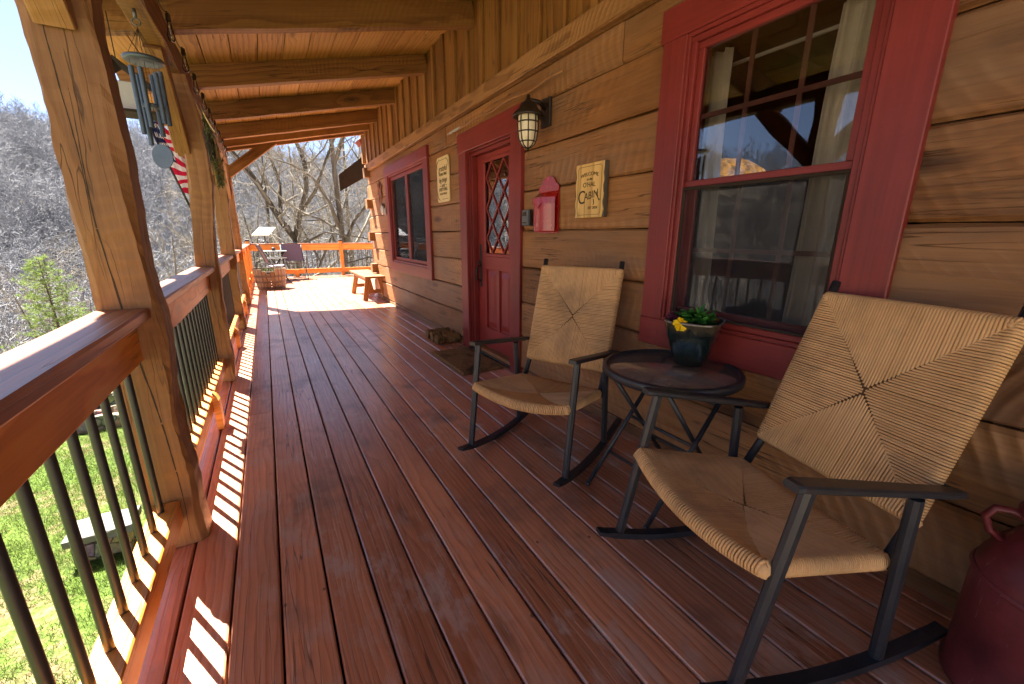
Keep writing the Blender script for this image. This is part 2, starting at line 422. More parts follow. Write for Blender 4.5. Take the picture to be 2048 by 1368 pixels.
def leafmat(name, a, b, rough=.5, trans=.25):
    t = NT(name); rn = t.attr('rnd', False); p = t.geopos()
    f = t.math('ADD', t.math('MULTIPLY', rn, .7), t.math('MULTIPLY', t.noise(p, 9, 3), .3))
    c = t.mix(f, a, b)
    t.fin(c, rough, None, .3)
    if trans:
        tl = t.node('ShaderNodeBsdfTranslucent'); t.l.new(c, tl.inputs['Color'])
        mx = t.node('ShaderNodeMixShader', {0: trans}); t.l.new(t.b.outputs[0], mx.inputs[1]); t.l.new(tl.outputs[0], mx.inputs[2])
        t.l.new(mx.outputs[0], t.out.inputs['Surface'])
    return t.m
M['leaf'] = leafmat('pansy_leaf', (.02, .10, .012), (.07, .26, .035))
M['petal'] = leafmat('yellow_petal', (.80, .50, .0), (.95, .70, .02), .5, .2)
M['petald'] = leafmat('dark_petal', (.05, .008, .02), (.09, .015, .04), .6, .1)
M['grass'] = leafmat('grass_blades', (.045, .10, .008), (.16, .175, .045), .6, .3)
M['needle'] = leafmat('pine_needles', (.10, .16, .035), (.25, .33, .09), .6, .35)
M['herb'] = leafmat('dried_greenery', (.012, .014, .010), (.16, .17, .045), .7, .2)

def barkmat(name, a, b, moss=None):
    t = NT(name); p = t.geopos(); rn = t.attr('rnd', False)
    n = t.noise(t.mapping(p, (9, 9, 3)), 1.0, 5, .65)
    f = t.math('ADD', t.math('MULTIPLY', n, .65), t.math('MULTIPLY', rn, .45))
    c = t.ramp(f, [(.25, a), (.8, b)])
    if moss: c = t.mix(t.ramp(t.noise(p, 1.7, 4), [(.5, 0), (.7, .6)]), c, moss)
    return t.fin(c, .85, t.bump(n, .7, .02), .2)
M['bark'] = barkmat('tree_bark', (.028, .023, .018), (.11, .095, .075), (.09, .075, .04))
M['twigs'] = barkmat('bare_twigs', (.06, .05, .04), (.27, .24, .19))
M['woods'] = barkmat('hillside_woods', (.165, .168, .182), (.255, .255, .27))  # distance haze put into the base colour as pale blue-grey
M['pinebark'] = barkmat('pine_bark', (.06, .045, .035), (.16, .12, .09))

def stonemat():
    t = NT('field_stone'); p = t.geopos()
    v = t.node('ShaderNodeTexVoronoi', {'Scale': 9.0}, feature='DISTANCE_TO_EDGE'); t.l.new(p, v.inputs['Vector'])
    v2 = t.node('ShaderNodeTexVoronoi', {'Scale': 9.0}); t.l.new(p, v2.inputs['Vector'])
    n = t.noise(p, 25, 5, .6)
    c = t.ramp(n, [(.3, (.12, .10, .07)), (.7, (.28, .24, .175))])
    c = t.mix(.35, c, v2.outputs['Color'], 'SOFT_LIGHT')
    e = t.ramp(v.outputs[0], [(.0, 1), (.05, 0)])
    c = t.mix(t.math('MULTIPLY', e, .85), c, (.04, .032, .024))
    return t.fin(c, .85, t.bump(t.math('SUBTRACT', n, t.math('MULTIPLY', e, 2)), .6, .02), .2)
M['stone'] = stonemat()
M['slab'] = plain('stone_slab', (.15, .145, .13), .8, 0, .2, 14, .25, .4, bdist=.01)

def groundmat():
    t = NT('ground'); p = t.geopos()
    n = t.noise(p, 1.7, 5, .65); n2 = t.noise(p, 14, 5, .7); n3 = t.noise(p, 60, 3, .6)
    f = t.math('ADD', t.math('MULTIPLY', n, .6), t.math('MULTIPLY', n2, .4))
    straw = t.ramp(n3, [(.3, (.10, .068, .034)), (.7, (.22, .17, .095))])
    green = t.ramp(n3, [(.3, (.03, .055, .009)), (.7, (.105, .155, .028))])
    c = t.mix(t.ramp(f, [(.50, 0), (.60, 1)]), green, straw)
    sep = t.node('ShaderNodeSeparateXYZ', {0: p})
    dist = t.math('SQRT', t.math('ADD', t.math('MULTIPLY', sep.outputs[0], sep.outputs[0]), t.math('MULTIPLY', sep.outputs[1], sep.outputs[1])))
    litter = t.ramp(t.noise(p, 3.0, 6, .75), [(.3, (.15, .115, .085)), (.5, (.30, .25, .19)), (.72, (.46, .40, .33))])
    c = t.mix(t.ramp(t.math('MULTIPLY', t.math('ADD', dist, t.math('MULTIPLY', n, 3)), .05), [(.40, 0), (.55, 1)]), c, litter)
    return t.fin(c, .95, t.bump(n2, .6, .03), .1)
M['ground'] = groundmat()

def flagmat():
    t = NT('flag_cloth'); g = t.attr('gc'); sp = t.node('ShaderNodeSeparateXYZ', {0: g})
    u, v = sp.outputs[0], sp.outputs[1]
    st = t.math('LESS_THAN', t.math('MODULO', t.math('MULTIPLY', v, 13.0), 2.0), 1.0)
    c = t.mix(st, (.80, .78, .78), (.62, .02, .07))
    can = t.math('MULTIPLY', t.math('LESS_THAN', u, .42), t.math('LESS_THAN', v, 7 / 13))
    fx = t.math('SUBTRACT', t.math('FRACT', t.math('MULTIPLY', u, 6 / .42)), .5); fy = t.math('SUBTRACT', t.math('FRACT', t.math('MULTIPLY', v, 5 * 13 / 7)), .5)
    d = t.math('ADD', t.math('MULTIPLY', fx, fx), t.math('MULTIPLY', fy, fy))
    star = t.math('LESS_THAN', d, .07)
    c = t.mix(can, c, t.mix(star, (.012, .022, .09), (.8, .8, .8)))
    t.fin(c, .8, None, .2)
    tl = t.node('ShaderNodeBsdfTranslucent'); t.l.new(c, tl.inputs['Color'])
    mx = t.node('ShaderNodeMixShader', {0: .4}); t.l.new(t.b.outputs[0], mx.inputs[1]); t.l.new(tl.outputs[0], mx.inputs[2])
    t.l.new(mx.outputs[0], t.out.inputs['Surface'])
    return t.m
M['flag'] = flagmat()

def emit(name, col, s):
    t = NT(name); p = t.objco(); n = t.noise(t.mapping(p, (30, 30, 4)), 1.0, 3)
    c = t.ramp(n, [(.35, tuple(x * .25 for x in col)), (.65, col)])
    t.b.inputs['Emission Strength'].default_value = s; t.l.new(c, t.b.inputs['Emission Color'])
    return t.fin(c, .3, t.bump(n, .4, .01), .5)
M['amber'] = emit('amber_glass', (1.0, .46, .03), .10)

def canmat():
    t = NT('red_can_paint'); p = t.objco()
    n = t.noise(p, 6, 5, .6); n2 = t.noise(p, 70, 3, .6); ch = t.noise(p, 16, 6, .7)
    c = t.ramp(n, [(.3, (.075, .012, .014)), (.7, (.19, .028, .030))])
    fade = t.ramp(t.noise(p, 3.2, 5, .65), [(.45, 0), (.7, .5)]); c = t.mix(fade, c, (.22, .07, .065))
    scr = t.ramp(t.noise(t.mapping(p, (60, 60, 7)), 1.0, 3, .6), [(.66, 0), (.70, .6)]); c = t.mix(scr, c, (.35, .22, .2))
    c = t.mix(t.ramp(ch, [(.66, 0), (.70, .9)]), c, (.035, .02, .018))
    return t.fin(c, .38, t.bump(t.math('ADD', n2, ch), .2, .002), .5)
M['can'] = canmat()

def matmat():
    t = NT('coir'); p = t.geopos()
    n = t.noise(p, 150, 4, .7); n2 = t.noise(t.mapping(p, (5, 3, 5)), 1.0, 4, .6)
    c = t.ramp(n, [(.3, (.11, .06, .02)), (.7, (.36, .22, .095))])
    c = t.mix(t.ramp(n2, [(.52, 0), (.66, .75)]), c, (.045, .026, .012))
    return t.fin(c, 1.0, t.bump(n, 1.0, .01), .05)
M['coir'] = matmat()
def screenmat():
    t = NT('insect_screen'); t.n.remove(t.b)
    d = t.node('ShaderNodeBsdfDiffuse'); n = t.noise(t.geopos(), 180, 2)
    t.l.new(t.ramp(n, [(.3, (.02, .02, .022)), (.7, (.05, .05, .055))]), d.inputs['Color'])
    tb = t.node('ShaderNodeBsdfTransparent'); mx = t.node('ShaderNodeMixShader', {0: .42})
    t.l.new(tb.outputs[0], mx.inputs[1]); t.l.new(d.outputs[0], mx.inputs[2]); t.l.new(mx.outputs[0], t.out.inputs['Surface'])
    return t.m
M['screen'] = screenmat()
def shademat():
    t = NT('frosted_lantern_glass'); p = t.objco()
    n = t.noise(p, 30, 3)
    c = t.ramp(n, [(.3, (.62, .56, .37)), (.7, (.76, .70, .50))])
    return t.fin(c, .3, None, .5)
M['frost'] = shademat()

# ================================================================== the setting
def height(x, y):
    r = math.hypot(x, y * 1.0)
    z = -1.0
    if r > 8.0: z -= .46 * min(r - 8.0, 36)
    if r > 62: z += .325 * (min(r, 175) - 62)
    if r > 175: z -= .03 * (r - 175)
    k = min(1, max(0, (r - 7) / 12))
    z += k * (1.2 * mnoise.noise(V((x * .07, y * .07, 1))) + .3 * mnoise.noise(V((x * .3, y * .3, 4))))
    if r > 60:
        az = math.degrees(math.atan2(x, y)); z -= (min(r, 175) - 60) * .04 * math.exp(-((az - 4) / 9) ** 2)
    if r > 60: z += (min(r, 160) - 60) * .07 * mnoise.noise(V((x * .012, y * .012, 9)))
    z += .03 * mnoise.noise(V((x * 1.3, y * 1.3, 2)))
    return z
def make_ground():
    rs = [0.0, .8] + list(np.linspace(1.6, 10, 22)) + list(np.geomspace(11, 60, 34)) + list(np.geomspace(64, 600, 40))
    na = 180
    vs = [(0, 0, height(0, 0))]; fs = []
    for r in rs[1:]:
        for k in range(na):
            a = 2 * math.pi * k / na; x, y = r * math.cos(a), r * math.sin(a); vs.append((x, y, height(x, y)))
    for k in range(na): fs.append((0, 1 + k, 1 + (k + 1) % na))
    for i in range(len(rs) - 2):
        for k in range(na):
            a = 1 + i * na + k; b = 1 + i * na + (k + 1) % na
            fs.append((a, a + na, b + na, b))
    mb = MB(); mb.add(vs, fs, None, .5, 0, True)
    o = mb.build('ground', M['ground']); o['kind'] = 'structure'
make_ground()

# ---- raw numpy mesh for big stuff
def np_mesh(name, verts, faces, rnd, mat, smooth=False):
    """faces: (n,k) int array, k 3 or 4"""
    me = bpy.data.meshes.new(name)
    nv, (nf, k) = len(verts), faces.shape
    me.vertices.add(nv); me.vertices.foreach_set('co', verts.astype(np.float32).ravel())
    me.loops.add(nf * k); me.loops.foreach_set('vertex_index', faces.astype(np.int32).ravel())
    me.polygons.add(nf); me.polygons.foreach_set('loop_start', np.arange(nf, dtype=np.int32) * k)
    me.polygons.foreach_set('loop_total', np.full(nf, k, np.int32))
    if smooth: me.polygons.foreach_set('use_smooth', np.ones(nf, bool))
    at = me.attributes.new('rnd', 'FLOAT', 'POINT'); at.data.foreach_set('value', rnd.astype(np.float32))
    me.materials.append(mat); me.update(calc_edges=True)
    return me

def grass():
    n = 230000
    x = RNG.uniform(-3.4, -.55, n); y = RNG.uniform(.2, 7.5, n)
    # patchy: keep by a lumpy field
    keep = np.array([mnoise.noise(V((a * 1.6, b * 1.6, 7))) + .6 * mnoise.noise(V((a * 5, b * 5, 3))) + .14 for a, b in zip(x, y)]) > RNG.uniform(-.45, .35, n)
    x, y = x[keep], y[keep]; n = len(x)
    z = np.array([height(a, b) for a, b in zip(x, y)])
    h = RNG.uniform(.012, .05, n) ; a = RNG.uniform(0, 2 * np.pi, n); w = RNG.uniform(.001, .0028, n)
    lx = RNG.normal(0, .026, n); ly = RNG.normal(0, .026, n)
    v = np.zeros((n, 3, 3))
    v[:, 0] = np.stack([x - np.cos(a) * w, y - np.sin(a) * w, z - .004], 1)
    v[:, 1] = np.stack([x + np.cos(a) * w, y + np.sin(a) * w, z - .004], 1)
    v[:, 2] = np.stack([x + lx, y + ly, z + h], 1)
    f = np.arange(n * 3).reshape(n, 3)
    rn = np.clip(np.array([.42 + .9 * mnoise.noise(V((p * 1.1, q * 1.1, 21))) for p, q in zip(x, y)]) + RNG.normal(0, .22, n), 0, 1)
    me = np_mesh('grass', v.reshape(-1, 3), f, np.repeat(rn, 3), M['grass'])
    o = bpy.data.objects.new('grass', me); COL.objects.link(o)
    tag(o, 'patchy spring grass growing on the lawn below the porch', 'grass', kind='stuff')
grass()

# ---- bare tree generator: returns quad tubes
def gen_tree(rng, H, r0, levels=4, nside=5, spread=.75, first=.25, kids=(5, 5, 5, 4), stem=None, twig_r=.0045, crook=.16):
    VV = []; FF = []; RR = []
    def tube(pts, rad, n, rn):
        o = sum(len(a) for a in VV)
        pts = np.array(pts); m = len(pts)
        t = np.gradient(pts, axis=0); t /= np.linalg.norm(t, axis=1, keepdims=True) + 1e-9
        ref = np.array([.31, .17, .93]); ref2 = np.array([.9, .3, .1])
        a = np.cross(t, ref); bad = np.linalg.norm(a, axis=1) < .15; a[bad] = np.cross(t[bad], ref2)
        a /= np.linalg.norm(a, axis=1, keepdims=True); b = np.cross(t, a)
        th = np.arange(n) * 2 * np.pi / n
        ring = pts[:, None] + rad[:, None, None] * (np.cos(th)[None, :, None] * a[:, None] + np.sin(th)[None, :, None] * b[:, None])
        VV.append(ring.reshape(-1, 3)); RR.append(np.full(m * n, rn))
        i = np.arange(m - 1)[:, None] * n; k = np.arange(n)[None]; k2 = (k + 1) % n
        FF.append(np.stack([i + k, i + k2, i + n + k2, i + n + k], -1).reshape(-1, 4) + o)
    def grow(p, d, L, r, lev):
        nseg = max(2, [9, 7, 5, 3, 2][min(lev, 4)])
        pts = [np.array(p)]; d = np.array(d, float); d /= np.linalg.norm(d)
        for i in range(nseg):
            d = d + rng.normal(0, crook * (.6 + .35 * lev), 3) + np.array([0, 0, .10 if lev else .04])
            d /= np.linalg.norm(d); pts.append(pts[-1] + d * L / nseg)
        tip = r * (.25 if lev < levels - 1 else .35)
        rad = np.linspace(r, max(tip, twig_r * .5), nseg + 1)
        tube(pts, rad, max(3, nside - lev), rng.uniform(.0, .45) + .14 * lev)
        branch(pts, rad, L, lev)
    def branch(pts, rad, L, lev):
        if lev >= levels: return
        n = kids[min(lev, len(kids) - 1)]; pts = np.array(pts); m = len(pts) - 1
        for j in range(n):
            f = first + (1 - first) * (j + rng.uniform(.1, .9)) / n if lev == 0 else .15 + .85 * (j + rng.uniform(0, 1)) / n
            q = f * m; i = min(int(q), m - 1); u = q - i
            p = pts[i] * (1 - u) + pts[i + 1] * u; t = pts[i + 1] - pts[i]; t = t / np.linalg.norm(t)
            s = np.cross(t, rng.normal(0, 1, 3)); s /= np.linalg.norm(s) + 1e-9
            dd = t * (1 - spread * .6) + s * spread
            rr = (rad[i] * (1 - u) + rad[i + 1] * u) * rng.uniform(.45, .65)
            l2 = L * rng.uniform(.38, .62) * (1.15 - .5 * f)
            grow(p, dd, l2, max(rr, twig_r), lev + 1)
    if stem is None:
        grow((0, 0, 0), (rng.normal(0, .06), rng.normal(0, .06), 1), H, r0, 0)
    else:
        for pts, ra, rb in stem:
            pts = np.array(pts, float)
            # refine limb with small wobble
            tt = np.linspace(0, len(pts) - 1, (len(pts) - 1) * 3 + 1); P = np.stack([np.interp(tt, np.arange(len(pts)), pts[:, k]) for k in range(3)], 1)
            P[1:-1] += rng.normal(0, .035, (len(P) - 2, 3))
            rad = np.linspace(ra, rb, len(P)); tube(P, rad, 8, rng.uniform(0, .3))
            branch(list(P), rad, np.linalg.norm(P[-1] - P[0]) * .75, 0)
    return np.concatenate(VV), np.concatenate(FF), np.concatenate(RR)

# ---- far hillside woods: one mass
def woods():
    rng = np.random.default_rng(5)
    protos = [gen_tree(rng, 9.0, .13, 3, 4, .72, .22, (7, 6, 6), twig_r=.022) for _ in range(5)]
    shrubs = [gen_tree(rng, 2.6, .05, 2, 3, .8, .05, (10, 8), twig_r=.012) for _ in range(3)]
    VV = []; FF = []; RR = []; o = 0
    def put(pr, x, y, s, sz, rn):
        nonlocal o
        v, f, r = pr; a = rng.uniform(0, 6.28); c, sn = math.cos(a), math.sin(a)
        P = np.empty_like(v); P[:, 0] = (v[:, 0] * c - v[:, 1] * sn) * s + x; P[:, 1] = (v[:, 0] * sn + v[:, 1] * c) * s + y
        P[:, 2] = v[:, 2] * sz + height(x, y) - .1
        VV.append(P); FF.append(f + o); RR.append(np.clip(r * .8 + rn, 0, 1)); o += len(v)
    n = 0
    for _ in range(2600):
        az = R(rng.uniform(-27, 17)); r = math.sqrt(rng.uniform(34 ** 2, 178 ** 2))
        x, y = r * math.sin(az), r * math.cos(az)
        s = rng.uniform(.75, 1.35) * (1.15 if r > 150 else 1)
        put(protos[rng.integers(5)], x, y, s, s * rng.uniform(.9, 1.25), rng.uniform(-.2, .3)); n += 1
    for _ in range(520):                        # left flank, seen in the window glass
        az = R(rng.uniform(-80, -27)); r = math.sqrt(rng.uniform(30 ** 2, 170 ** 2))
        put(protos[rng.integers(5)], r * math.sin(az), r * math.cos(az), rng.uniform(.9, 1.4), rng.uniform(.9, 1.5), rng.uniform(-.2, .3))
    for _ in range(1500):
        az = R(rng.uniform(-26, 16)); r = math.sqrt(rng.uniform(13 ** 2, 75 ** 2))
        put(shrubs[rng.integers(3)], r * math.sin(az), r * math.cos(az), rng.uniform(.6, 1.3), rng.uniform(.5, 1.3), rng.uniform(0, .4))
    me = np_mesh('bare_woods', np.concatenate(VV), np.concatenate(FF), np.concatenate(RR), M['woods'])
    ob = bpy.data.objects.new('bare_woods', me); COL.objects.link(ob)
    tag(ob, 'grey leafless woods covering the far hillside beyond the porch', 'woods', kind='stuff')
woods()

# ---- single bare trees near the far railing
CAMH = 1.20; FPX = 816.07; YAW, PITCH, ROLL = .53138, .25580, .0024
def cam_axes():
    cy, sy, cp, sp = math.cos(YAW), math.sin(YAW), math.cos(PITCH), math.sin(PITCH)
    f = V((sy * cp, cy * cp, -sp)); r = V((cy, -sy, 0)); u = r.cross(f)
    return r * math.cos(ROLL) + u * math.sin(ROLL), -r * math.sin(ROLL) + u * math.cos(ROLL), f
AX = cam_axes()
def bare_tree(name, label, stems, seed, loc, kids=(8, 7, 6), levels=3, twig=.006, mat=None):
    root = thing(name, label, 'tree', loc, 'bare trees beyond the far railing')
    rng = np.random.default_rng(seed)
    v, f, r = gen_tree(rng, 0, 0, levels, 5, .75, .12, kids, stem=stems, twig_r=twig, crook=.2)
    thick = 0
    me = np_mesh('crown', v, f, r, mat or M['twigs'], True); o = bpy.data.objects.new('crown', me); COL.objects.link(o); o.parent = root
    mb = MB()
    for pts, ra, rb in stems[:]:
        P = [V(p) for p in pts]
        mb.tube(P, [ra * 1.06 + (rb - ra) * i / (len(P) - 1) for i in range(len(P))], 10)
    t = mb.build('trunk', M['bark'], root, org=(0, 0, 1e-9))
    t.location = (0, 0, 0)
    return root
# forked tree left of centre; measured limbs, metres, local to its foot
def lift(stems, foot, want):
    dz = want - foot
    return [([(x, y, z + dz if z > 0 else z) for x, y, z in p], a * .72, b * .6) for p, a, b in stems]
def limb(base, *pts): return [tuple(np.array(p)) for p in (base,) + pts]
zt = height(1.0, 19.5)
b0 = (0, 0, 0)
fork = (.10, .05, 4.6)
bare_tree('bare_tree', 'mossy forked bare tree with two long limbs, behind the folding chairs', lift([
    ([b0, (.02, 0, 2.2), fork], .26, .20),
    ([fork, (-.35, -.2, 5.3), (-.95, -.5, 6.6), (-1.5, -.7, 7.5), (-2.15, -.9, 8.4), (-2.6, -1.0, 9.3)], .16, .06),
    ([fork, (.35, .2, 5.6), (.75, .3, 6.7), (.80, .4, 7.6), (.60, .5, 8.4), (.80, .6, 9.4), (.9, .7, 11)], .17, .05),
    ([(.35, .2, 5.6), (1.0, -.3, 6.5), (1.4, -.6, 7.5), (1.9, -.8, 8.6), (2.6, -.9, 9.6)], .10, .03),
    ([(.05, 0, 4.3), (1.2, -.5, 4.9), (2.2, -.8, 4.75), (3.1, -1.0, 4.6)], .06, .02),
    ([(-.35, -.2, 5.3), (-.2, .4, 6.8), (-.5, .6, 8.2), (-.7, .7, 9.8)], .09, .03)], zt, -3.6), 3, (1.0, 19.5, zt))
zt2 = height(2.75, 18.6)
bare_tree('bare_tree', 'tall straight grey bare tree right of the forked one, behind the railing post', lift([
    ([b0, (.03, 0, 3.0), (.0, 0, 6.0), (-.05, 0, 9.0), (-.1, 0, 13)], .19, .07),
    ([(.02, 0, 4.3), (.45, -.3, 5.3), (1.0, -.5, 6.0), (1.8, -.7, 7.0)], .09, .03),
    ([(.0, 0, 5.0), (-.35, -.3, 6.0), (-.9, -.5, 6.9), (-1.6, -.6, 7.3), (-2.4, -.6, 7.5)], .08, .02),
    ([(.0, 0, 7.5), (.5, .2, 8.6), (.8, .4, 10), (1.2, .5, 11)], .08, .03),
    ([(0, 0, 3.6), (.9, -.4, 3.9), (1.9, -.5, 3.7)], .05, .02)], zt2, -3.6), 8, (2.75, 18.6, zt2))
zt3 = height(3.3, 24)
bare_tree('bare_tree', 'slender leaning bare tree crossing between the two larger trees', lift([
    ([(-1.6, 0, 0), (-.9, 0, 2.6), (.2, .1, 4.8), (1.6, .2, 7.6), (2.4, .2, 9.6)], .12, .04),
    ([(.2, .1, 4.8), (-.5, .5, 6.6), (-.8, .6, 8.6)], .06, .02)], height(2.2, 24), -5), 15, (2.2, 24, height(2.2, 24)))
for i, (x, y, h, s) in enumerate([(-1.6, 27, 13, 21), (.3, 31, 14, 22), (4.6, 28, 14, 23), (2.0, 34, 15, 24)]):
    lab = ['thin upright bare tree in the gap between porch brace and forked tree', 'pale bare tree standing deeper behind the forked tree', 'bare tree farthest right, partly hidden by the house corner', 'pale bare tree deeper in, behind the straight grey tree'][i]
    h += 4.5
    bare_tree('bare_tree', lab, [([(0, 0, 0), (.1, .1, h * .3), (0, .2, h * .6), (.2, .1, h)], .16, .04), ([(.05, .1, h * .35), (.9, .2, h * .5), (1.5, .3, h * .72)], .08, .02), ([(.0, .1, h * .45), (-.9, .2, h * .6), (-1.4, .3, h * .8)], .07, .02)], s, (x, y, height(x, y)), (9, 7, 5), 3, .009)
# bare trees on the slope seen between the posts and over the rail
for i, (x, y, h, s) in enumerate([(-7.6, 23, 5.5, 31), (-5.0, 25, 6.0, 32), (-3.4, 22, 5.2, 33), (-9.2, 29, 7.5, 34)]):
    lab = ['crooked bare sapling left of the young pine, over the near handrail', 'bare sapling just right of the young pine', 'reddish grey bare sapling between the first two porch posts', 'bare tree rising behind the young pine'][i]
    h += 3.5
    bare_tree('bare_tree', lab, [([(0, 0, 0), (.1, .1, h * .35), (-.1, .2, h * .7), (.1, .1, h)], .07, .02), ([(.05, .1, h * .3), (.7, .1, h * .5), (1.1, .1, h * .8)], .04, .012), ([(.0, .1, h * .4), (-.6, .1, h * .6), (-1.0, .1, h * .85)], .035, .012)], s, (x, y, height(x, y)), (10, 7, 5), 3, .007)

# ---- young pine
def pine():
    rng = np.random.default_rng(2)
    x, y = -5.7, 17.2; z0 = height(x, y)
    H = 0.55 - z0
    root = thing('pine_tree', 'bright green young pine standing on the slope left of the first porch post', 'tree', (x, y, z0))
    mb = MB(); mb.tube([(0, 0, 0), (.04, 0, H * .5), (0, 0, H)], [.07, .045, .01], 8)
    VV = []; RR = []
    nb = 80
    for i in range(nb):
        f = .22 + .78 * (i / nb) ** .9; z = H * f; L = (1 - f) ** .75 * 1.75 * rng.uniform(.6, 1.1) + .12
        a = i * 2.4 + rng.uniform(-.4, .4); d = np.array([math.cos(a), math.sin(a), rng.uniform(.05, .38)])
        pts = [np.array([0, 0, z]) + d * L * t + np.array([0, 0, .10 * L * t * t]) for t in (0, .35, .7, 1)]
        mb.tube([V(p) for p in pts], [.014, .010, .007, .003], 4)
        nt = int(26 * L + 6)
        for j in range(nt):                     # tufts of needles along the branch
            t = rng.uniform(.25, 1.0); c = np.array([0, 0, z]) + d * L * t + np.array([0, 0, .10 * L * t * t])
            side = rng.normal(0, .11 * L ** .5, 3) * np.array([1, 1, .5]); c = c + side; rn = rng.uniform(0, 1)
            for k in range(12):
                nd = rng.normal(0, 1, 3) + np.array([0, 0, .8]) + d * .6; nd /= np.linalg.norm(nd); nl = rng.uniform(.07, .13)
                s = np.cross(nd, rng.normal(0, 1, 3)); s = s / np.linalg.norm(s) * .006
                VV.append([c - s, c + s, c + nd * nl]); RR += [rn] * 3
    mb.build('trunk', M['pinebark'], root, org=(0, 0, 1e-9)).location = (0, 0, 0)
    v = np.array(VV).reshape(-1, 3); me = np_mesh('crown', v, np.arange(len(v)).reshape(-1, 3), np.array(RR), M['needle'])
    o = bpy.data.objects.new('crown', me); COL.objects.link(o); o.parent = root
pine()

# ---- stone pieces on the lawn
def stones():
    r = thing('stone_seat', 'mortared field stone block with pale slab on the lawn below the balusters', 'stone block', (-1.25, 3.62, -1.0))
    mb = MB(); mb.beam((-.15, 0, .075), (.15, 0, .075), .24, .18, ch=.03, n=10, jit=.03); mb.build('base', M['stone'], r, org=(0, 0, 1e-9)).location = (0, 0, 0)
    mb = MB(); mb.beam((-.18, 0, .185), (.18, 0, .185), .28, .045, ch=.015, n=8, jit=.02); mb.build('slab', M['slab'], r, org=(0, 0, 1e-9)).location = (0, 0, 0)
    r = thing('stone_wall', 'low rough stone edging at the end of the lawn', 'stone wall', (-2.2, 6.3, -1.05))
    mb = MB()
    for k in range(3): mb.beam((-1.3, .12 * k, .08 + .13 * k), (1.0, .12 * k, .08 + .13 * k), .3, .15, ch=.03, n=26, jit=.08)
    mb.build('stones', M['stone'], r, org=(0, 0, 1e-9)).location = (0, 0, 0)
stones()

# ================================================================== deck
def deck():
    P = .143; x0 = -.25
    mb = MB()
    xs = [x0 - P + i * P for i in range(17)]     # gap positions, right of the rail line
    left = [(DECKL, xs[0])]
    rows = left + [(xs[i], xs[i + 1]) for i in range(len(xs) - 1) if xs[i] < W - .03]
    for i, (a, b) in enumerate(rows):
        # boards butt end to end
        cuts = [-2.2, random.choice((3.2, 4.4, 5.6, 6.8)) + random.uniform(-.3, .3), random.choice((9.3, 10.5)), FAR + .12]
        if i in (3, 4, 5, 6, 7, 8): cuts = [-2.2, random.choice((6.1, 6.9, 7.6)), FAR + .12]
        b2 = min(b, W + .02)
        for c, d in zip(cuts[:-1], cuts[1:]):
            n = max(2, int((d - c) / .5))
            mb.beam(((a + b2) / 2, c + .002, -.019), ((a + b2) / 2, d - .002, -.019), (b2 - a) - .007, .038, ch=.005, n=n, jit=.0012)
    # wide open part beyond the corner of the house
    x = W + .025
    while x < 5.6:
        mb.beam((x + P / 2, 8.62, -.019), (x + P / 2, FAR + .12, -.019), P - .007, .038, ch=.005, n=6, jit=.001)
        x += P
    o = mb.build('porch_deck', M['deck']); o['kind'] = 'structure'
    mb = MB()
    for y in np.arange(-2, FAR, .41): mb.box((DECKL + .02, y, -.23), (5.5 if y > 8.7 else W, y + .04, -.042), .002)
    mb.box((DECKL - .03, -2.2, -.26), (DECKL - .002, FAR + .14, -.03)); mb.box((DECKL, FAR + .125, -.26), (5.6, FAR + .155, -.03))
    mb.box((DECKL, -2.2, -.30), (W + .2, 8.7, -.262)); mb.box((DECKL, 8.7, -.30), (5.6, FAR + .15, -.262))  # added dark sheet under the joists, hides the bright lawn behind the board gaps
    o = mb.build('deck_framing', M['deck_edge']); o['kind'] = 'structure'
deck()

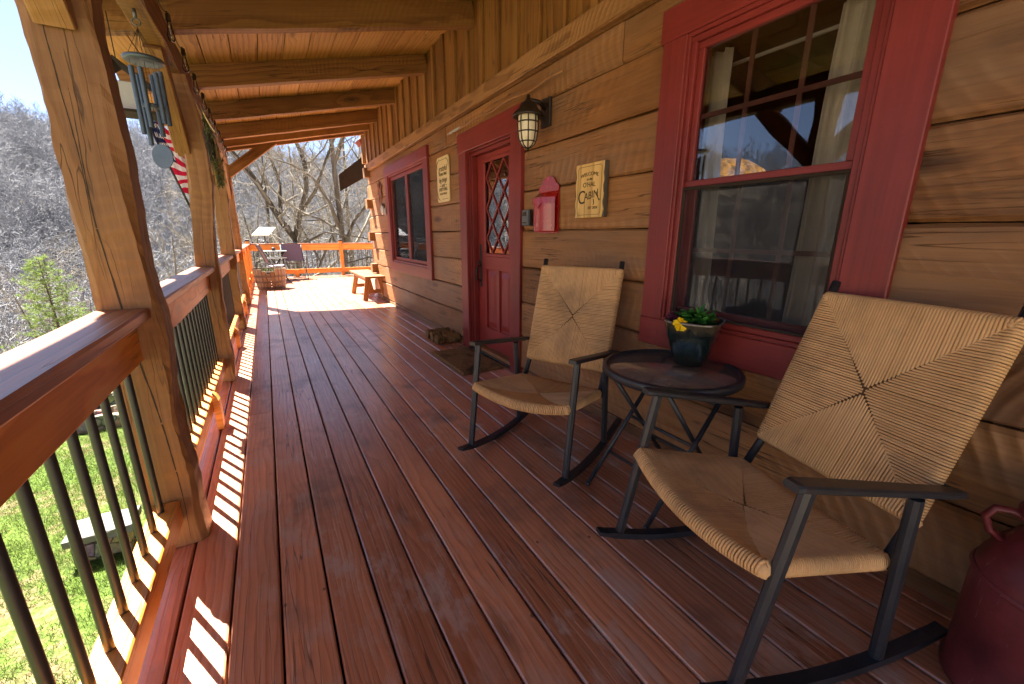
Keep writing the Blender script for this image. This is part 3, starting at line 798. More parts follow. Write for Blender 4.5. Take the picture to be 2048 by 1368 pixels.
# ================================================================== cabin
cabin = thing('log_cabin', 'brown rough sawn log cabin with red door and red framed windows along the porch', 'cabin', (W, 4.0, 0))
JZ = [-.06, .06, .355, .65, .945, 1.24, 1.535, 1.83, 2.115, 2.33]
OPEN = [(.69, 1.46, .65, 2.115), (5.25, 7.02, .65, 2.115), (3.0, 4.03, 0, 2.115)]
CORNER = 8.47
def log_wall():
    mb = MB()
    for z0, z1 in zip(JZ[:-1], JZ[1:]):
        segs = [(-2.2, CORNER)]
        for (a, b, c, d) in OPEN:
            if z0 >= c - .01 and z1 <= d + .01:
                ns = []
                for s, e in segs:
                    if b <= s or a >= e: ns.append((s, e))
                    else:
                        if a > s: ns.append((s, a))
                        if b < e: ns.append((b, e))
                segs = ns
        if z0 > 2.1: segs = [(-2.2, 1.9), (1.905, 4.5), (4.505, CORNER)]
        for s, e in segs:
            n = max(2, int((e - s) / .12)); zc = (z0 + z1) / 2
            jx = random.uniform(-.006, .006)
            mb.beam((W + .08 + jx, s, zc), (W + .08 + jx, e, zc), .16, (z1 - z0) - .006, ch=.012, n=n, jit=.006, rnd=(random.uniform(1.15, 1.6) if e < .8 else None))  # near-end logs darker: weathering, with dimmer light and vignetting put into the tone
    # crossing log ends at the far corner
    for i, (z0, z1) in enumerate(zip(JZ[1:-1], JZ[2:])):
        zc = (z0 + z1) / 2
        if i % 2: mb.beam((W - .10, CORNER - .16, zc + .08), (W + .6, CORNER - .16, zc + .08), .15, .17, ch=.01, n=3, jit=.006)
        else: mb.beam((W + .08, CORNER - .1, zc), (W + .08, CORNER + .16, zc), .15, z1 - z0 - .04, ch=.012, n=2, jit=.006)
    for z0, z1 in zip(JZ[:-1], JZ[1:]):
        mb.beam((W + .17, CORNER - .08, (z0 + z1) / 2), (W + 4, CORNER - .08, (z0 + z1) / 2), .16, z1 - z0 - .006, ch=.012, n=6, jit=.006)
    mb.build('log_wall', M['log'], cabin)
    mb = MB(); mb.beam((W + .055, -2.2, 2.395), (W + .055, CORNER + .02, 2.395), .20, .125, ch=.006, n=40, jit=.004)
    mb.build('ledge_beam', M['ledge'], cabin)
    mb = MB()
    y = -2.0
    while y < CORNER - .02:
        e = min(y + .298, CORNER)
        mb.beam((W + .045, (y + e) / 2, 2.455), (W + .045, (y + e) / 2, 3.3), .03, (e - y) - .004, up=(0, 1, 0), ch=.002)
        mb.beam((W + .018, e, 2.4575), (W + .018, e, 3.3), .026, .062, up=(0, 1, 0), ch=.003, n=5, jit=.003)
        y += .298
    mb.build('batten_siding', M['siding'], cabin)
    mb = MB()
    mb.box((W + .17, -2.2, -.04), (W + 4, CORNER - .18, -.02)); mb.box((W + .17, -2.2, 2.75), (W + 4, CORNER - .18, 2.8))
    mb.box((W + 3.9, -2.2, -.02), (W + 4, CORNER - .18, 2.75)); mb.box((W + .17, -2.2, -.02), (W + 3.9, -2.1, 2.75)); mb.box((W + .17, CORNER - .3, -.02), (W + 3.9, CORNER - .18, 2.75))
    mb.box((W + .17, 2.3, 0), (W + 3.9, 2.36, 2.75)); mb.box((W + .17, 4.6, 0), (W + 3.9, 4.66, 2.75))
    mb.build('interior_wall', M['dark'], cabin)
    # a rake soffit and red fascia of the gable end past the corner
    mb = MB(); mb.beam((1.43, 9.15, 2.20), (2.35, 9.15, 2.86), 1.5, .05, up=(0, 0, 1), ch=.004)
    mb.add([(1.44, 9.3, 2.36), (2.02, 9.3, 2.82), (2.02, 9.3, 2.40), (1.44, 9.3, 2.06), (1.44, 9.36, 2.36), (2.02, 9.36, 2.82), (2.02, 9.36, 2.40), (1.44, 9.36, 2.06)], [(0, 1, 2, 3), (7, 6, 5, 4), (0, 4, 5, 1), (3, 2, 6, 7), (0, 3, 7, 4)])
    mb.v = mb.v[24 - 24:]; 
    mb2 = MB(); mb2.add([(1.43, 9.28, 2.36), (2.06, 9.28, 2.86), (2.06, 9.28, 2.42), (1.43, 9.28, 2.05), (1.43, 9.36, 2.36), (2.06, 9.36, 2.86), (2.06, 9.36, 2.42), (1.43, 9.36, 2.05)], [(0, 1, 2, 3), (7, 6, 5, 4), (0, 4, 5, 1), (3, 2, 6, 7), (0, 3, 7, 4), (1, 5, 6, 2)])
    mb2.build('rake_soffit', M['soffit'], cabin)
    mb = MB(); mb.beam((1.80, 9.0, 2.92), (2.3, 9.0, 3.30), .3, .10, ch=.004); mb.build('red_fascia', M['fascia'], cabin)
    mb = MB(); mb.beam((1.93, 8.9, 2.55), (1.93, 8.9, 3.15), .20, .10, up=(0, 1, 0), ch=.004); mb.build('gable_board', M['siding'], cabin)
log_wall()

def casing(mb, y0, y1, z0, z1, iy0, iy1, iz0, iz1, bottom=True):
    """flat trim around an opening, face 32 mm proud of the logs"""
    x0, x1 = W - .032, W + .012
    mb.box((x0 - .004, y0 - .01, iz1), (x1, y1 + .01, z1), .004)
    zb = iz0 if bottom else 0.0
    mb.box((x0, y0, z0 if not bottom else zb), (x1, iy0, iz1 - .002), .004); mb.box((x0, iy1, z0 if not bottom else zb), (x1, y1, iz1 - .002), .004)
    if bottom: mb.box((x0 - .002, y0, z0), (x1, y1, iz0 - .002), .004)
def frame_rect(mb, x0, x1, y0, y1, z0, z1, wd, ch=.003, wz=None):
    wz = wz or wd
    mb.box((x0, y0, z1 - wz), (x1, y1, z1), ch); mb.box((x0, y0, z0), (x1, y1, z0 + wz), ch)
    mb.box((x0, y0, z0 + wz + .001), (x1, y0 + wd, z1 - wz - .001), ch, axis=2); mb.box((x0, y1 - wd, z0 + wz + .001), (x1, y1, z1 - wz - .001), ch, axis=2)

def big_window():
    mb = MB(); casing(mb, .545, 1.595, .615, 2.235, .69, 1.46, .765, 2.095)
    frame_rect(mb, W - .022, W + .10, .675, 1.475, .752, 2.108, .028)      # stepped inner trim
    frame_rect(mb, W - .008, W + .11, .702, 1.448, .779, 2.081, .026)
    w = mb.build('window', M['red'], cabin)
    w['label'] = 'large red framed double hung window nearest the camera'
    mb = MB(); frame_rect(mb, W + .012, W + .045, .728, 1.422, 1.430, 2.056, .030); mb.build('sash', M['red'], w)
    mb = MB(); frame_rect(mb, W + .050, W + .085, .728, 1.422, .803, 1.458, .034); mb.build('sash', M['red'], w)
    mb = MB(); mb.box((W + .028, .755, 1.455), (W + .032, 1.395, 2.03), .0005); mb.build('pane', M['glass'], w)
    mb = MB(); mb.box((W + .066, .760, .835), (W + .070, 1.39, 1.43), .0005); mb.build('pane', M['glass'], w)
    for (z0, z1, xx, zm) in ((1.458, 2.027, .040, 1.745), (.836, 1.428, .078, 1.13)):
        mb = MB()
        for y in (.965, 1.18): mb.box((W + xx, y - .010, z0), (W + xx + .008, y + .010, z1), .001)
        mb.box((W + xx - .001, .758, zm - .010), (W + xx + .009, 1.392, zm + .010), .001)
        mb.build('muntin', M['sashdark'], w)
    mb = MB(); mb.quad((W + .004, .73, .80), (W + .004, 1.42, .80), (W + .004, 1.42, 1.43), (W + .004, .73, 1.43)); mb.build('insect_screen', M['screen'], w)
    mb = MB(); frame_rect(mb, W + .0, W + .012, .726, 1.424, .802, 1.43, .014); mb.build('screen_frame', M['dark'], w)
big_window()
def far_window():
    mb = MB(); casing(mb, 5.06, 7.10, .635, 2.235, 5.23, 6.95, .78, 2.10)
    frame_rect(mb, W - .018, W + .10, 5.215, 6.965, .767, 2.113, .04)
    w = mb.build('window', M['red'], cabin)
    w['label'] = 'red framed double window beyond the door'
    for a, b in ((5.26, 6.085), (6.095, 6.92)):
        mb = MB(); frame_rect(mb, W + .012, W + .05, a, b, .81, 2.07, .045); mb.build('sash', M['red'], w)
        mb = MB(); mb.box((W + .035, a + .04, .85), (W + .038, b - .04, 2.03), .0005); mb.build('pane', M['glass'], w)
        mb = MB(); mb.quad((W + .02, a + .04, .85), (W + .02, b - .04, .85), (W + .02, b - .04, 2.03), (W + .02, a + .04, 2.03)); mb.build('insect_screen', M['screen'], w)
        mb = MB(); mb.box((W + .04, a + .04, 1.40), (W + .055, b - .04, 1.425), .001); mb.build('muntin', M['white'], w)
far_window()

def door():
    mb = MB(); casing(mb, 2.915, 4.115, 0.004, 2.165, 3.075, 3.955, 0, 1.985, bottom=False)
    frame_rect_top = mb.box((W + .0, 3.065, 1.975), (W + .16, 3.965, 2.0), .002)
    mb.box((W + .013, 3.05, .004), (W + .16, 3.08, 1.973), .002); mb.box((W + .013, 3.95, .004), (W + .16, 3.98, 1.973), .002)
    mb.box((W + .03, 3.081, 1.945), (W + .084, 3.949, 1.974), .002); mb.box((W + .03, 3.925, .03), (W + .084, 3.949, 1.944), .002)
    mb.build('door_frame', M['red'], cabin)
    mb = MB(); mb.box((W - .02, 3.08, .004), (W + .16, 3.95, .028), .004); mb.build('threshold', M['bronze'], cabin)
    X0 = W + .087; X1 = W + .13
    ya, yb = 3.085, 3.945
    mb = MB()
    py0, py1, pz0, pz1 = 3.27, 3.76, 1.015, 1.88
    mb.box((X0, ya, .035), (X1, py0, 1.945), .002); mb.box((X0, py1, .035), (X1, yb, 1.945), .002)
    mb.box((X0, py0 + .001, pz1), (X1, py1 - .001, 1.945), .002); mb.box((X0, py0 + .001, .87), (X1, py1 - .001, pz0), .002)
    mb.box((X0, py0 + .001, .035), (X1, py1 - .001, .262), .002); mb.box((X0, 3.487, .263), (X1, 3.543, .869), .002)
    mb.box((X0 + .02, py0, .262), (X1 - .002, py1, .87), .002)          # recessed panel ground
    for a, b in ((3.27, 3.486), (3.544, 3.76)):                         # raised and fielded panels
        c = [(a + .02, .285), (b - .02, .285), (b - .02, .848), (a + .02, .848)]; d = [(a + .055, .335), (b - .055, .335), (b - .055, .80), (a + .055, .80)]
        vs = [(X0 + .019, y, z) for y, z in c] + [(X0 + .003, y, z) for y, z in d]
        mb.add(vs, [(4, 5, 6, 7)] + [(k, (k + 1) % 4, 4 + (k + 1) % 4, 4 + k) for k in range(4)], [(z, y, x) for x, y, z in vs])
    frame_rect(mb, X0 - .014, X0 + .004, py0 - .02, py1 + .02, pz0 - .02, pz1 + .02, .035, .006)
    frame_rect(mb, X0 - .006, X0 + .003, py0 + .012, py1 - .012, .28 - .012, .86, .0, .0) if False else None
    leaf = mb.build('door', M['redjamb'], cabin); leaf['label'] = 'red panelled door with diamond lattice glass'
    mb = MB(); mb.box((X0 + .012, py0, pz0), (X0 + .016, py1, pz1), .0004); mb.build('door_pane', M['pane'], leaf)
    mb = MB()
    # diamond grid: slope lines, two families, clipped to the light
    w = py1 - py0 - .03; h = pz1 - pz0 - .03; ny = 2; nz = 3; cy = w / ny; cz = h / nz
    Y0, Z0 = py0 + .015, pz0 + .015
    def clip(a, b):
        (u0, v0), (u1, v1) = a, b; t0, t1 = 0, 1
        for p, q in ((-(u1 - u0), u0), (u1 - u0, w - u0), (-(v1 - v0), v0), (v1 - v0, h - v0)):
            if abs(p) < 1e-9:
                if q < 0: return None
            else:
                r = q / p
                if p < 0: t0 = max(t0, r)
                else: t1 = min(t1, r)
        if t1 - t0 < .02: return None
        return (u0 + (u1 - u0) * t0, v0 + (v1 - v0) * t0), (u0 + (u1 - u0) * t1, v0 + (v1 - v0) * t1)
    for k in range(-6, 10):
        for s in (1, -1):
            a = ((k + .5) * cy - s * 10 * cy, -10 * cz + (0)); b = ((k + .5) * cy + s * 10 * cy, 10 * cz)
            r = clip(a, b)
            if r:
                (u0, v0), (u1, v1) = r; dx = 0.0015 * (s + 1)
                mb.beam((X0 + .005 + dx, Y0 + u0, Z0 + v0), (X0 + .005 + dx, Y0 + u1, Z0 + v1), .014, .012, up=(1, 0, 0), ch=.002)
    mb.build('lattice', M['redjamb'], leaf)
    mb = MB(); mb.box((X0 - .008, 3.845, .68), (X0, 3.885, 1.11), .003)
    mb.tube([(X0 - .01, 3.865, .74), (X0 - .055, 3.865, .76), (X0 - .06, 3.865, .82), (X0 - .045, 3.865, .885), (X0 - .01, 3.865, .90)], [.009, .010, .012, .011, .009], 10)
    mb.sphere((X0 - .03, 3.865, .93), .016); mb.build('door_handle', M['bronze'], leaf)
door()

# ---- curtains and lamp inside the large window
def curtains():
    def one(y0, y1, label, z0=.75, z1=2.05):
        mb = MB(); vs = []; fs = []; n = 40; m = 8
        for j in range(m + 1):
            for i in range(n + 1):
                t = i / n; y = y0 + (y1 - y0) * t * (1.0 + .10 * (1 - j / m)); z = z0 + (z1 - z0) * j / m
                vs.append((W + .17 + .018 * math.sin(t * 26 + .6 * math.sin(j * .8)) + .006 * math.sin(t * 61), y, z))
        for j in range(m):
            for i in range(n): a = j * (n + 1) + i; fs.append((a, a + 1, a + n + 2, a + n + 1))
        mb.add(vs, fs, None, .5, 0, True); o = mb.build('curtain', M['curtain']); tag(o, label, 'curtain', 'curtains in the large window')
    one(1.60, 1.36, 'pale gathered curtain at the far side of the large window'); one(.66, .93, 'wide pale curtain at the near side of the large window')
    mb = MB(); mb.tube([(W + .24, .5, 2.0), (W + .24, 1.65, 2.0)], .009, 8); o = mb.build('curtain_rod', M['white']); tag(o, 'thin pale curtain rod seen through the upper sash of the large window', 'curtain rod')
    root = thing('pendant_lamp', 'lit amber glass lamp hanging inside behind the large window', 'lamp', (W + 1.25, 2.10, 1.665))
    mb = MB(); prof = [(.10, .09), (.19, .075), (.29, .01), (.33, -.05), (.325, -.05), (.28, .0), (.18, .065), (.09, .08)]
    mb.lathe(prof, (0, 0, 0), 40, fn=lambda th, z: 1 + .05 * math.sin(th * 10), cap=False); mb.build('lamp_shade', M['amber'], root, org=(0, 0, 1e-9)).location = (0, 0, 0)
    mb = MB(); mb.tube([(0, 0, .08), (0, 0, .95)], .008, 8); mb.build('lamp_stem', M['bronze'], root, org=(0, 0, 1e-9)).location = (0, 0, 0)
curtains()

# ================================================================== porch roof
SL = .228
def rz(x, base=2.585): return base + SL * (x + .0)      # underside of the rafters at lateral x
roof = thing('porch_roof', 'shed porch roof of rough rafters and board ceiling leaning on the cabin', 'roof', (.5, 4, 2.3))
def porch_roof():
    mb = MB(); n = 13; xs = np.linspace(-.90, W + .03, n + 1)
    for i in range(n):
        a, b = xs[i], xs[i + 1]; m = (a + b) / 2; z = rz(m) + .185 + .02
        for c, d in ((-2.4, 3.1 + random.uniform(-1, 1)), (None, 8.72)):
            if c is None: c = last
            last = d
            mb.beam((m, c + .002, z), (m, d - .002, z), math.hypot(b - a, (b - a) * SL) - .006, .03, up=(-SL, 0, 1), ch=.003)
    mb.build('ceiling_boards', M['ceil'], roof)
    mb = MB(); a, b = -.93, W + .05
    mb.beam((a, 3.17, rz(a) + .25), (b, 3.17, rz(b) + .25), 11.14, .03, up=(0, 0, 1), ch=.003); mb.build('roof_covering', M['soffit'], roof)
    for i, y in enumerate([-1.2, .08, 1.33, 2.57, 3.86, 5.13, 6.40, 7.55, 8.16]):
        mb = MB(); mb.beam((-.90, y, rz(-.90) + .0925), (W + .028, y, rz(W + .028) + .0925), .095, .185, up=(0, 0, 1), ch=.004, n=14, jit=.006)
        mb.build('rafter', M['rafter'], roof)
    mb = MB(); mb.beam((-.90, 8.63, rz(-.90) + .10), (W + .028, 8.63, rz(W + .028) + .10), .06, .17, ch=.004, n=12, jit=.004); mb.build('end_rafter', M['rafter'], roof)
    mb = MB(); mb.beam((-.425, -2.2, 2.395), (-.425, 8.66, 2.395), .12, .19, ch=.006, n=60, jit=.010); mb.build('eave_beam', M['rafter'], roof)
porch_roof()

# ================================================================== posts
lab = ['rough timber porch post just behind the camera', 'wide rough hewn timber post in the left foreground with a long crack', 'second timber porch post from the front, where the flag hangs', 'third timber porch post, beyond the dried greenery', 'last timber porch post with a diagonal brace toward the house']
for i, y in enumerate(POSTS):
    root = thing('porch_post', lab[i], 'post', (-.44, y, 0), 'porch posts')
    bx = {2: .075, 3: .035}.get(i, 0.0)
    mb = MB(); mb.beam((-.435, y, 0.002), (-.435, y, 2.302), .152, .145, up=(0, 1, 0), ch=.013, n=70, jit=.019,
                       bend=lambda t: (bx * math.exp(-((t - .74) / .25) ** 2), 0, 0))
    tm = mb.build('timber', M['post'], root)
    if i in (1, 2):
        from mathutils.bvhtree import BVHTree
        bv = BVHTree.FromPolygons([V(q) for q in mb.v], mb.f); rg = random.Random(40 + i); mb2 = MB()
        for (z0, z1, xa, xb, wd) in ([(.02, 1.62, -.405, -.452, .0022), (1.15, 2.1, -.47, -.45, .0014)] if i == 1 else [(.2, 1.4, -.43, -.40, .0016)]):
            nn = 70; L = []; Rr = []
            x = 0
            for k in range(nn + 1):
                t = k / nn; z = z0 + (z1 - z0) * t; x += rg.uniform(-.0006, .0006); xx = xa + (xb - xa) * t + x + .012 * math.sin(t * 7)
                hw = wd * (.25 + math.sin(math.pi * t)) * rg.uniform(.6, 1.2)
                for sgn, lst in ((-1, L), (1, Rr)):
                    h = bv.ray_cast(V((xx + sgn * hw, y - .5, z)), V((0, 1, 0)))
                    lst.append((h[0] if h[0] else V((xx, y - .076, z))) + V((0, -.0005, 0)))
            n0 = len(L); mb2.add(L + Rr, [(k, k + 1, n0 + k + 1, n0 + k) for k in range(n0 - 1)])
        mb2.build('crack', M['ink'], root)
    for s in (-1, 1):
        if (i == 0 and s < 0): continue
        if i == 4 and s > 0: continue
        p0 = V((-.437, y + s * .07, 1.845)); p1 = V((-.437, y + s * .60, 2.375))
        mb = MB(); mb.beam(p0 - V((0, s * .03, .03)), p1 - V((0, s * .06, .06)), .092, .125, up=(0, -s, 1), ch=.006, n=8, jit=.006); mb.build('knee_brace', M['post'], root)
    if i == 4:
        mb = MB(); mb.beam((-.39, y - .03, 2.17), (.33, y - .03, 2.75), .09, .15, up=(-1, 0, 1), ch=.006, n=8, jit=.006); mb.build('knee_brace', M['rafter'], root)

# ================================================================== railings
BALX = -.458
BP = None
def baluster_mesh(h):
    mb = MB(); mb.tube([(0, 0, 0), (0, 0, h)], .0105, 12, cap=False)
    return mb
def railing(label, y0, y1, n, capx=(-.515, -.372), foot=True, start=None, pitch=.12):
    root = thing('porch_railing', label, 'railing', ((capx[0] + capx[1]) / 2, (y0 + y1) / 2, 0), 'railing sections of the porch')
    nn = max(3, int((y1 - y0) / .15))
    mb = MB(); mb.beam(((capx[0] + capx[1]) / 2, y0, .937), ((capx[0] + capx[1]) / 2, y1, .937), capx[1] - capx[0], .037, ch=.006, n=nn, jit=.002); mb.build('cap_rail', M['cap'], root)
    mb = MB(); mb.beam((-.445, y0, .8445), (-.445, y1, .8445), .050, .145, ch=.004, n=nn, jit=.002); mb.build('top_rail', M['rail'], root)
    mb = MB(); mb.beam((-.455, y0, .163), (-.455, y1, .163), .085, .092, ch=.004, n=nn, jit=.002); mb.build('bottom_rail', M['rail'], root)
    ys = [y0 + (k + .5) * (y1 - y0) / n for k in range(n)] if start is None else [start + k * pitch for k in range(n)]
    first = None
    for y in ys:
        if first is None:
            mb = MB(); mb.tube([(BALX - root.location.x, 0, .205), (BALX - root.location.x, 0, .90)], .0105, 12, cap=False)
            o = mb.build('baluster', M['baluster'], root, org=(0, 0, 1e-9)); first = o
        else:
            o = first.copy(); COL.objects.link(o); o.parent = root
        o.location = (0, y - root.location.y, 0)
    if foot:
        ym = (y0 + y1) / 2 + .03
        mb = MB(); mb.add([], []); w = .045
        pts = [(-.41, .003), (-.375, .003), (-.375, .19), (-.392, .22), (-.41, .235)]
        mb.prism([(a, z) for a, z in pts], lambda u, v, t: (u, ym - w + t, v), 2 * w); mb.build('foot_block', M['rail'], root)
railing('nearest porch railing section, left edge of the photo, with black round balusters', POSTS[0] + .075, POSTS[1] - .074, 18, start=-.135 + .0, pitch=.1193)
railing('porch railing section between the first and second visible posts', POSTS[1] + .074, POSTS[2] - .074, 17)
railing('porch railing section between the second and third visible posts', POSTS[2] + .074, POSTS[3] - .074, 18)
railing('porch railing section between the third and last timber posts', POSTS[3] + .074, POSTS[4] - .074, 17)
# open deck beyond the roof: rail posts carry the same railing
def rail_post(x, y, label, cap=False):
    root = thing('rail_post', label, 'post', (x, y, 0), 'square rail posts of the open deck')
    mb = MB(); mb.beam((x, y, .002), (x, y, 1.02 if cap else .915), .09, .09, up=(0, 1, 0), ch=.006, n=8, jit=.003); mb.build('timber', M['rail'], root)
    if cap:
        mb = MB(); mb.box((x - .056, y - .056, 1.0205), (x + .056, y + .056, 1.05), .004); mb.box((x - .05, y - .05, 1.0505), (x + .05, y + .05, 1.066), .004); mb.build('lamp_cap', [M['black']], root)
        mb = MB(); mb.box((x - .042, y - .042, 1.0665), (x + .042, y + .042, 1.078), .004); mb.build('solar_lens', [M['white']], root)
RP = [8.575 + .075, 10.15, 11.70, 13.55]
rail_post(-.43, 10.15, 'first orange rail post past the roof edge'); rail_post(-.43, 11.70, 'second orange rail post past the roof edge')
rail_post(-.43, 13.58, 'corner rail post of the open deck with black solar cap', True)
railing('first open deck railing section past the roof, left side', 8.65, 10.10, 11); railing('second open deck railing section, left of the barrel planter', 10.20, 11.65, 11); railing('left railing section ending at the far deck corner', 11.75, 13.53, 14)
def far_railing(x0, x1, n, label):
    root = thing('porch_railing', label, 'railing', ((x0 + x1) / 2, FAR, 0), 'railing sections of the porch')
    mb = MB(); mb.beam((x0, FAR, .945), (x1, FAR, .945), .13, .037, ch=.006, n=8, jit=.002); mb.build('cap_rail', M['cap'], root)
    mb = MB(); mb.beam((x0, FAR - .02, .845), (x1, FAR - .02, .845), .042, .16, ch=.004, n=8, jit=.002); mb.build('top_rail', M['rail'], root)
    mb = MB(); mb.beam((x0, FAR, .165), (x1, FAR, .165), .07, .13, ch=.004, n=8, jit=.002); mb.build('bottom_rail', M['rail'], root)
    first = None
    for k in range(n):
        x = x0 + (k + .5) * (x1 - x0) / n
        if first is None:
            mb = MB(); mb.tube([(0, 0, .225), (0, 0, .90)], .0105, 8, cap=False); first = o = mb.build('baluster', M['baluster'], root, org=(0, 0, 1e-9))
        else: o = first.copy(); COL.objects.link(o); o.parent = root
        o.location = (x - root.location.x, .012, 0)
    mb = MB(); mb.box(((x0 + x1) / 2 - .14, FAR - .08, .004), ((x0 + x1) / 2 - .02, FAR - .037, .21), .004); mb.build('foot_block', M['rail'], root)
far_railing(-.385, 1.91, 19, 'long far railing section behind the folding chairs'); far_railing(2.0, 4.2, 18, 'far railing section right of the capped post, by the house corner')
rail_post(1.955, FAR - .01, 'far rail post with pale solar cap near the house corner', True)

# ================================================================== rocking chairs
def weave(mb, C, n_top, n_side, nrm_off, rail_r, sag, r=.0042, inset=.0):
    """four triangles of cord; C(u,v,h) maps panel coords (-1..1) and height to space"""
    H = .5
    for su in (-1, 1):
        for sv in (-1, 1):
            mb.tube([C(su * .94, sv * .94, .010), C(su * 1.0, sv * 1.0, -.004), C(su * 1.02, sv * 1.02, -.026)], [.010, .014, .012], 8)
    def cord(u0, v0, u1, v1, edge):
        # from the diagonal (u0,v0) to the rail (u1,v1), then around the rail
        rn = random.random()
        pts = []
        for t in (0, .25, .5, .75, 1):
            u = u0 + (u1 - u0) * t; v = v0 + (v1 - v0) * t
            pts.append(C(u, v, .004 + .010 * t))
        eu, ev = (u1 - u0), (v1 - v0)
        L = math.hypot(eu, ev) or 1; du, dv = edge
        for hh, ex in ((.006, .55), (-.010, .85), (-.026, .5), (-.030, 0)):
            pts.append(C(u1 + du * ex, v1 + dv * ex, hh))
        mb.tube(pts, [r] * len(pts), 5, cap=False, rnd=rn)
    ku, kv = rail_r                        # rail bulge in panel units
    for i in range(n_top):
        u = -1 + 2 * (i + .5) / n_top + random.uniform(-.002, .002)
        a = abs(u)
        for s in (-1, 1): cord(u, s * (a * .93 + .035), u, s, (0, s * kv))
    for i in range(n_side):
        v = -1 + 2 * (i + .5) / n_side + random.uniform(-.002, .002)
        a = abs(v)
        for s in (-1, 1): cord(s * a * .985, v, s, v, (s * ku, 0))

def rocking_chair():
    root = thing('rocking_chair', 'x', 'rocking chair', (0, 0, 0), 'black rocking chairs with woven cord seats')
    wl = .293
    rk = lambda v: .030 + .34 * (v + .37) ** 2
    for s in (-1, 1):
        mb = MB(); pts = [(s * wl, .045 - i * .84 / 26, rk(.045 - i * .84 / 26)) for i in range(27)]
        for k in range(26):
            pass
        # rocker as one bent bar
        vs = []; fs = []
        for i, p in enumerate(pts):
            a = .017; b = .012 * (1 if 1 < i < 25 else .7)
            vs += [(p[0] - a, p[1], p[2] - b), (p[0] + a, p[1], p[2] - b), (p[0] + a, p[1], p[2] + b), (p[0] - a, p[1], p[2] + b)]
        for i in range(26):
            for k in range(4): fs.append((i * 4 + k, i * 4 + (k + 1) % 4, i * 4 + 4 + (k + 1) % 4, i * 4 + 4 + k))
        fs += [(3, 2, 1, 0), tuple(26 * 4 + k for k in range(4))]
        mb.add(vs, fs); mb.build('rocker', M['black'], root)
        mb = MB(); mb.beam((s * wl, -.048, rk(-.048) + .008), (s * wl, -.129, .638), .030, .034, up=(0, 1, .1), ch=.009, n=2); mb.build('front_leg', M['black'], root)
        mb = MB(); mb.beam((s * wl, -.544, rk(-.544) + .008), (s * wl, -.497, .570), .030, .034, up=(0, 1, .1), ch=.009, n=2); mb.build('rear_leg', M['black'], root)
        mb = MB()
        prof = [(-.075, .020, .653), (-.09, .024, .6535), (-.2, .025, .637), (-.4, .024, .606), (-.6, .022, .575), (-.66, .016, .565)]
        vs = []; fs = []
        for v, a, z in prof:
            b = .010; c = .005
            vs += [(s * wl - a + c, v, z - b), (s * wl + a - c, v, z - b), (s * wl + a, v, z - b + c), (s * wl + a, v, z + b - c), (s * wl + a - c, v, z + b), (s * wl - a + c, v, z + b), (s * wl - a, v, z + b - c), (s * wl - a, v, z - b + c)]
        m = len(prof)
        for i in range(m - 1):
            for k in range(8): fs.append((i * 8 + k, i * 8 + (k + 1) % 8, i * 8 + 8 + (k + 1) % 8, i * 8 + 8 + k))
        fs += [tuple(range(7, -1, -1)), tuple((m - 1) * 8 + k for k in range(8))]
        mb.add(vs, fs); mb.build('armrest', M['black'], root)
    mb = MB()
    for s in (-1, 1):
        # back upright and the seat side rail
        mb.tube([(s * .252, -.535, .335), (s * .250, -.60, .46), (s * .249, -.70, .80), (s * .249, -.781, 1.066)], .0145, 10)
        mb.tube([(s * .268, -.09, .405), (s * .258, -.53, .335)], .012, 8)
        mb.tube([(s * .25, -.645, .57), (s * .293, -.648, .568)], .009, 8)
        mb.tube([(s * .262, -.12, .395), (s * .293, -.10, .40)], .010, 8); mb.tube([(s * .252, -.53, .335), (s * .293, -.515, .34)], .010, 8)
    mb.tube([(-.249, -.768, 1.012), (.249, -.768, 1.012)], .012, 8); mb.tube([(-.249, -.598, .462), (.249, -.598, .462)], .012, 8)
    mb.tube([(-.262, -.075, .40), (0, -.07, .378), (.262, -.075, .40)], .011, 8); mb.tube([(-.252, -.53, .335), (.252, -.53, .335)], .012, 8)
    mb.build('frame', M['black'], root)
    # woven back
    def CB(u, v, h):
        t = (v + 1) / 2; hw = .2525
        y = -.598 + (-.768 + .598) * t; z = .462 + (1.012 - .462) * t
        n = V((0, .955, .296))
        hollow = -.010 * max(0, 1 - u * u) * max(0, 1 - v * v)
        p = V((u * hw, y, z)) + n * (h + hollow + .0135)
        return p
    mb = MB(); weave(mb, CB, 60, 68, .004, (.065, .055), 0)
    back = mb.build('woven_back', M['rope'], root)
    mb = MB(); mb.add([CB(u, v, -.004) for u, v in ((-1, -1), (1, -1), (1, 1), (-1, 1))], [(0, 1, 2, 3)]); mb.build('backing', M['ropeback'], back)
    def CS(u, v, h):
        t = max(0.0, (v + 1) / 2)   # 0 back, 1 front
        hw = .258 + (.276 - .258) * t
        y = -.524 + (-.075 + .524) * t; z = .352 + (.425 - .352) * t
        dip = -.034 * t ** 1.5 * max(0, 1 - u * u) + (-.014) * max(0, 1 - u * u) * max(0, 1 - v * v)
        bow = .018 * t * max(0, 1 - u * u)
        p = V((u * hw, y + bow, z + dip)); n = V((0, -.16, .987))
        return p + n * h
    mb = MB(); weave(mb, CS, 60, 54, .004, (.06, .075), 0)
    seat = mb.build('woven_seat', M['rope'], root)
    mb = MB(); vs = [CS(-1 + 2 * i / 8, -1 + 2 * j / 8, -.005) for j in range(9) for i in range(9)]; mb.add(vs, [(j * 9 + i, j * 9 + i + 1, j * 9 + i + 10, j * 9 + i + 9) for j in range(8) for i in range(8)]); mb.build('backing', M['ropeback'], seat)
    return root
ca = rocking_chair(); cb = copy_tree(ca)
ca.location = (.938, 1.617, -.012); ca.rotation_euler = (0, 0, 2.018); ca['label'] = 'farther black rocking chair with woven cord seat, beside the red door'
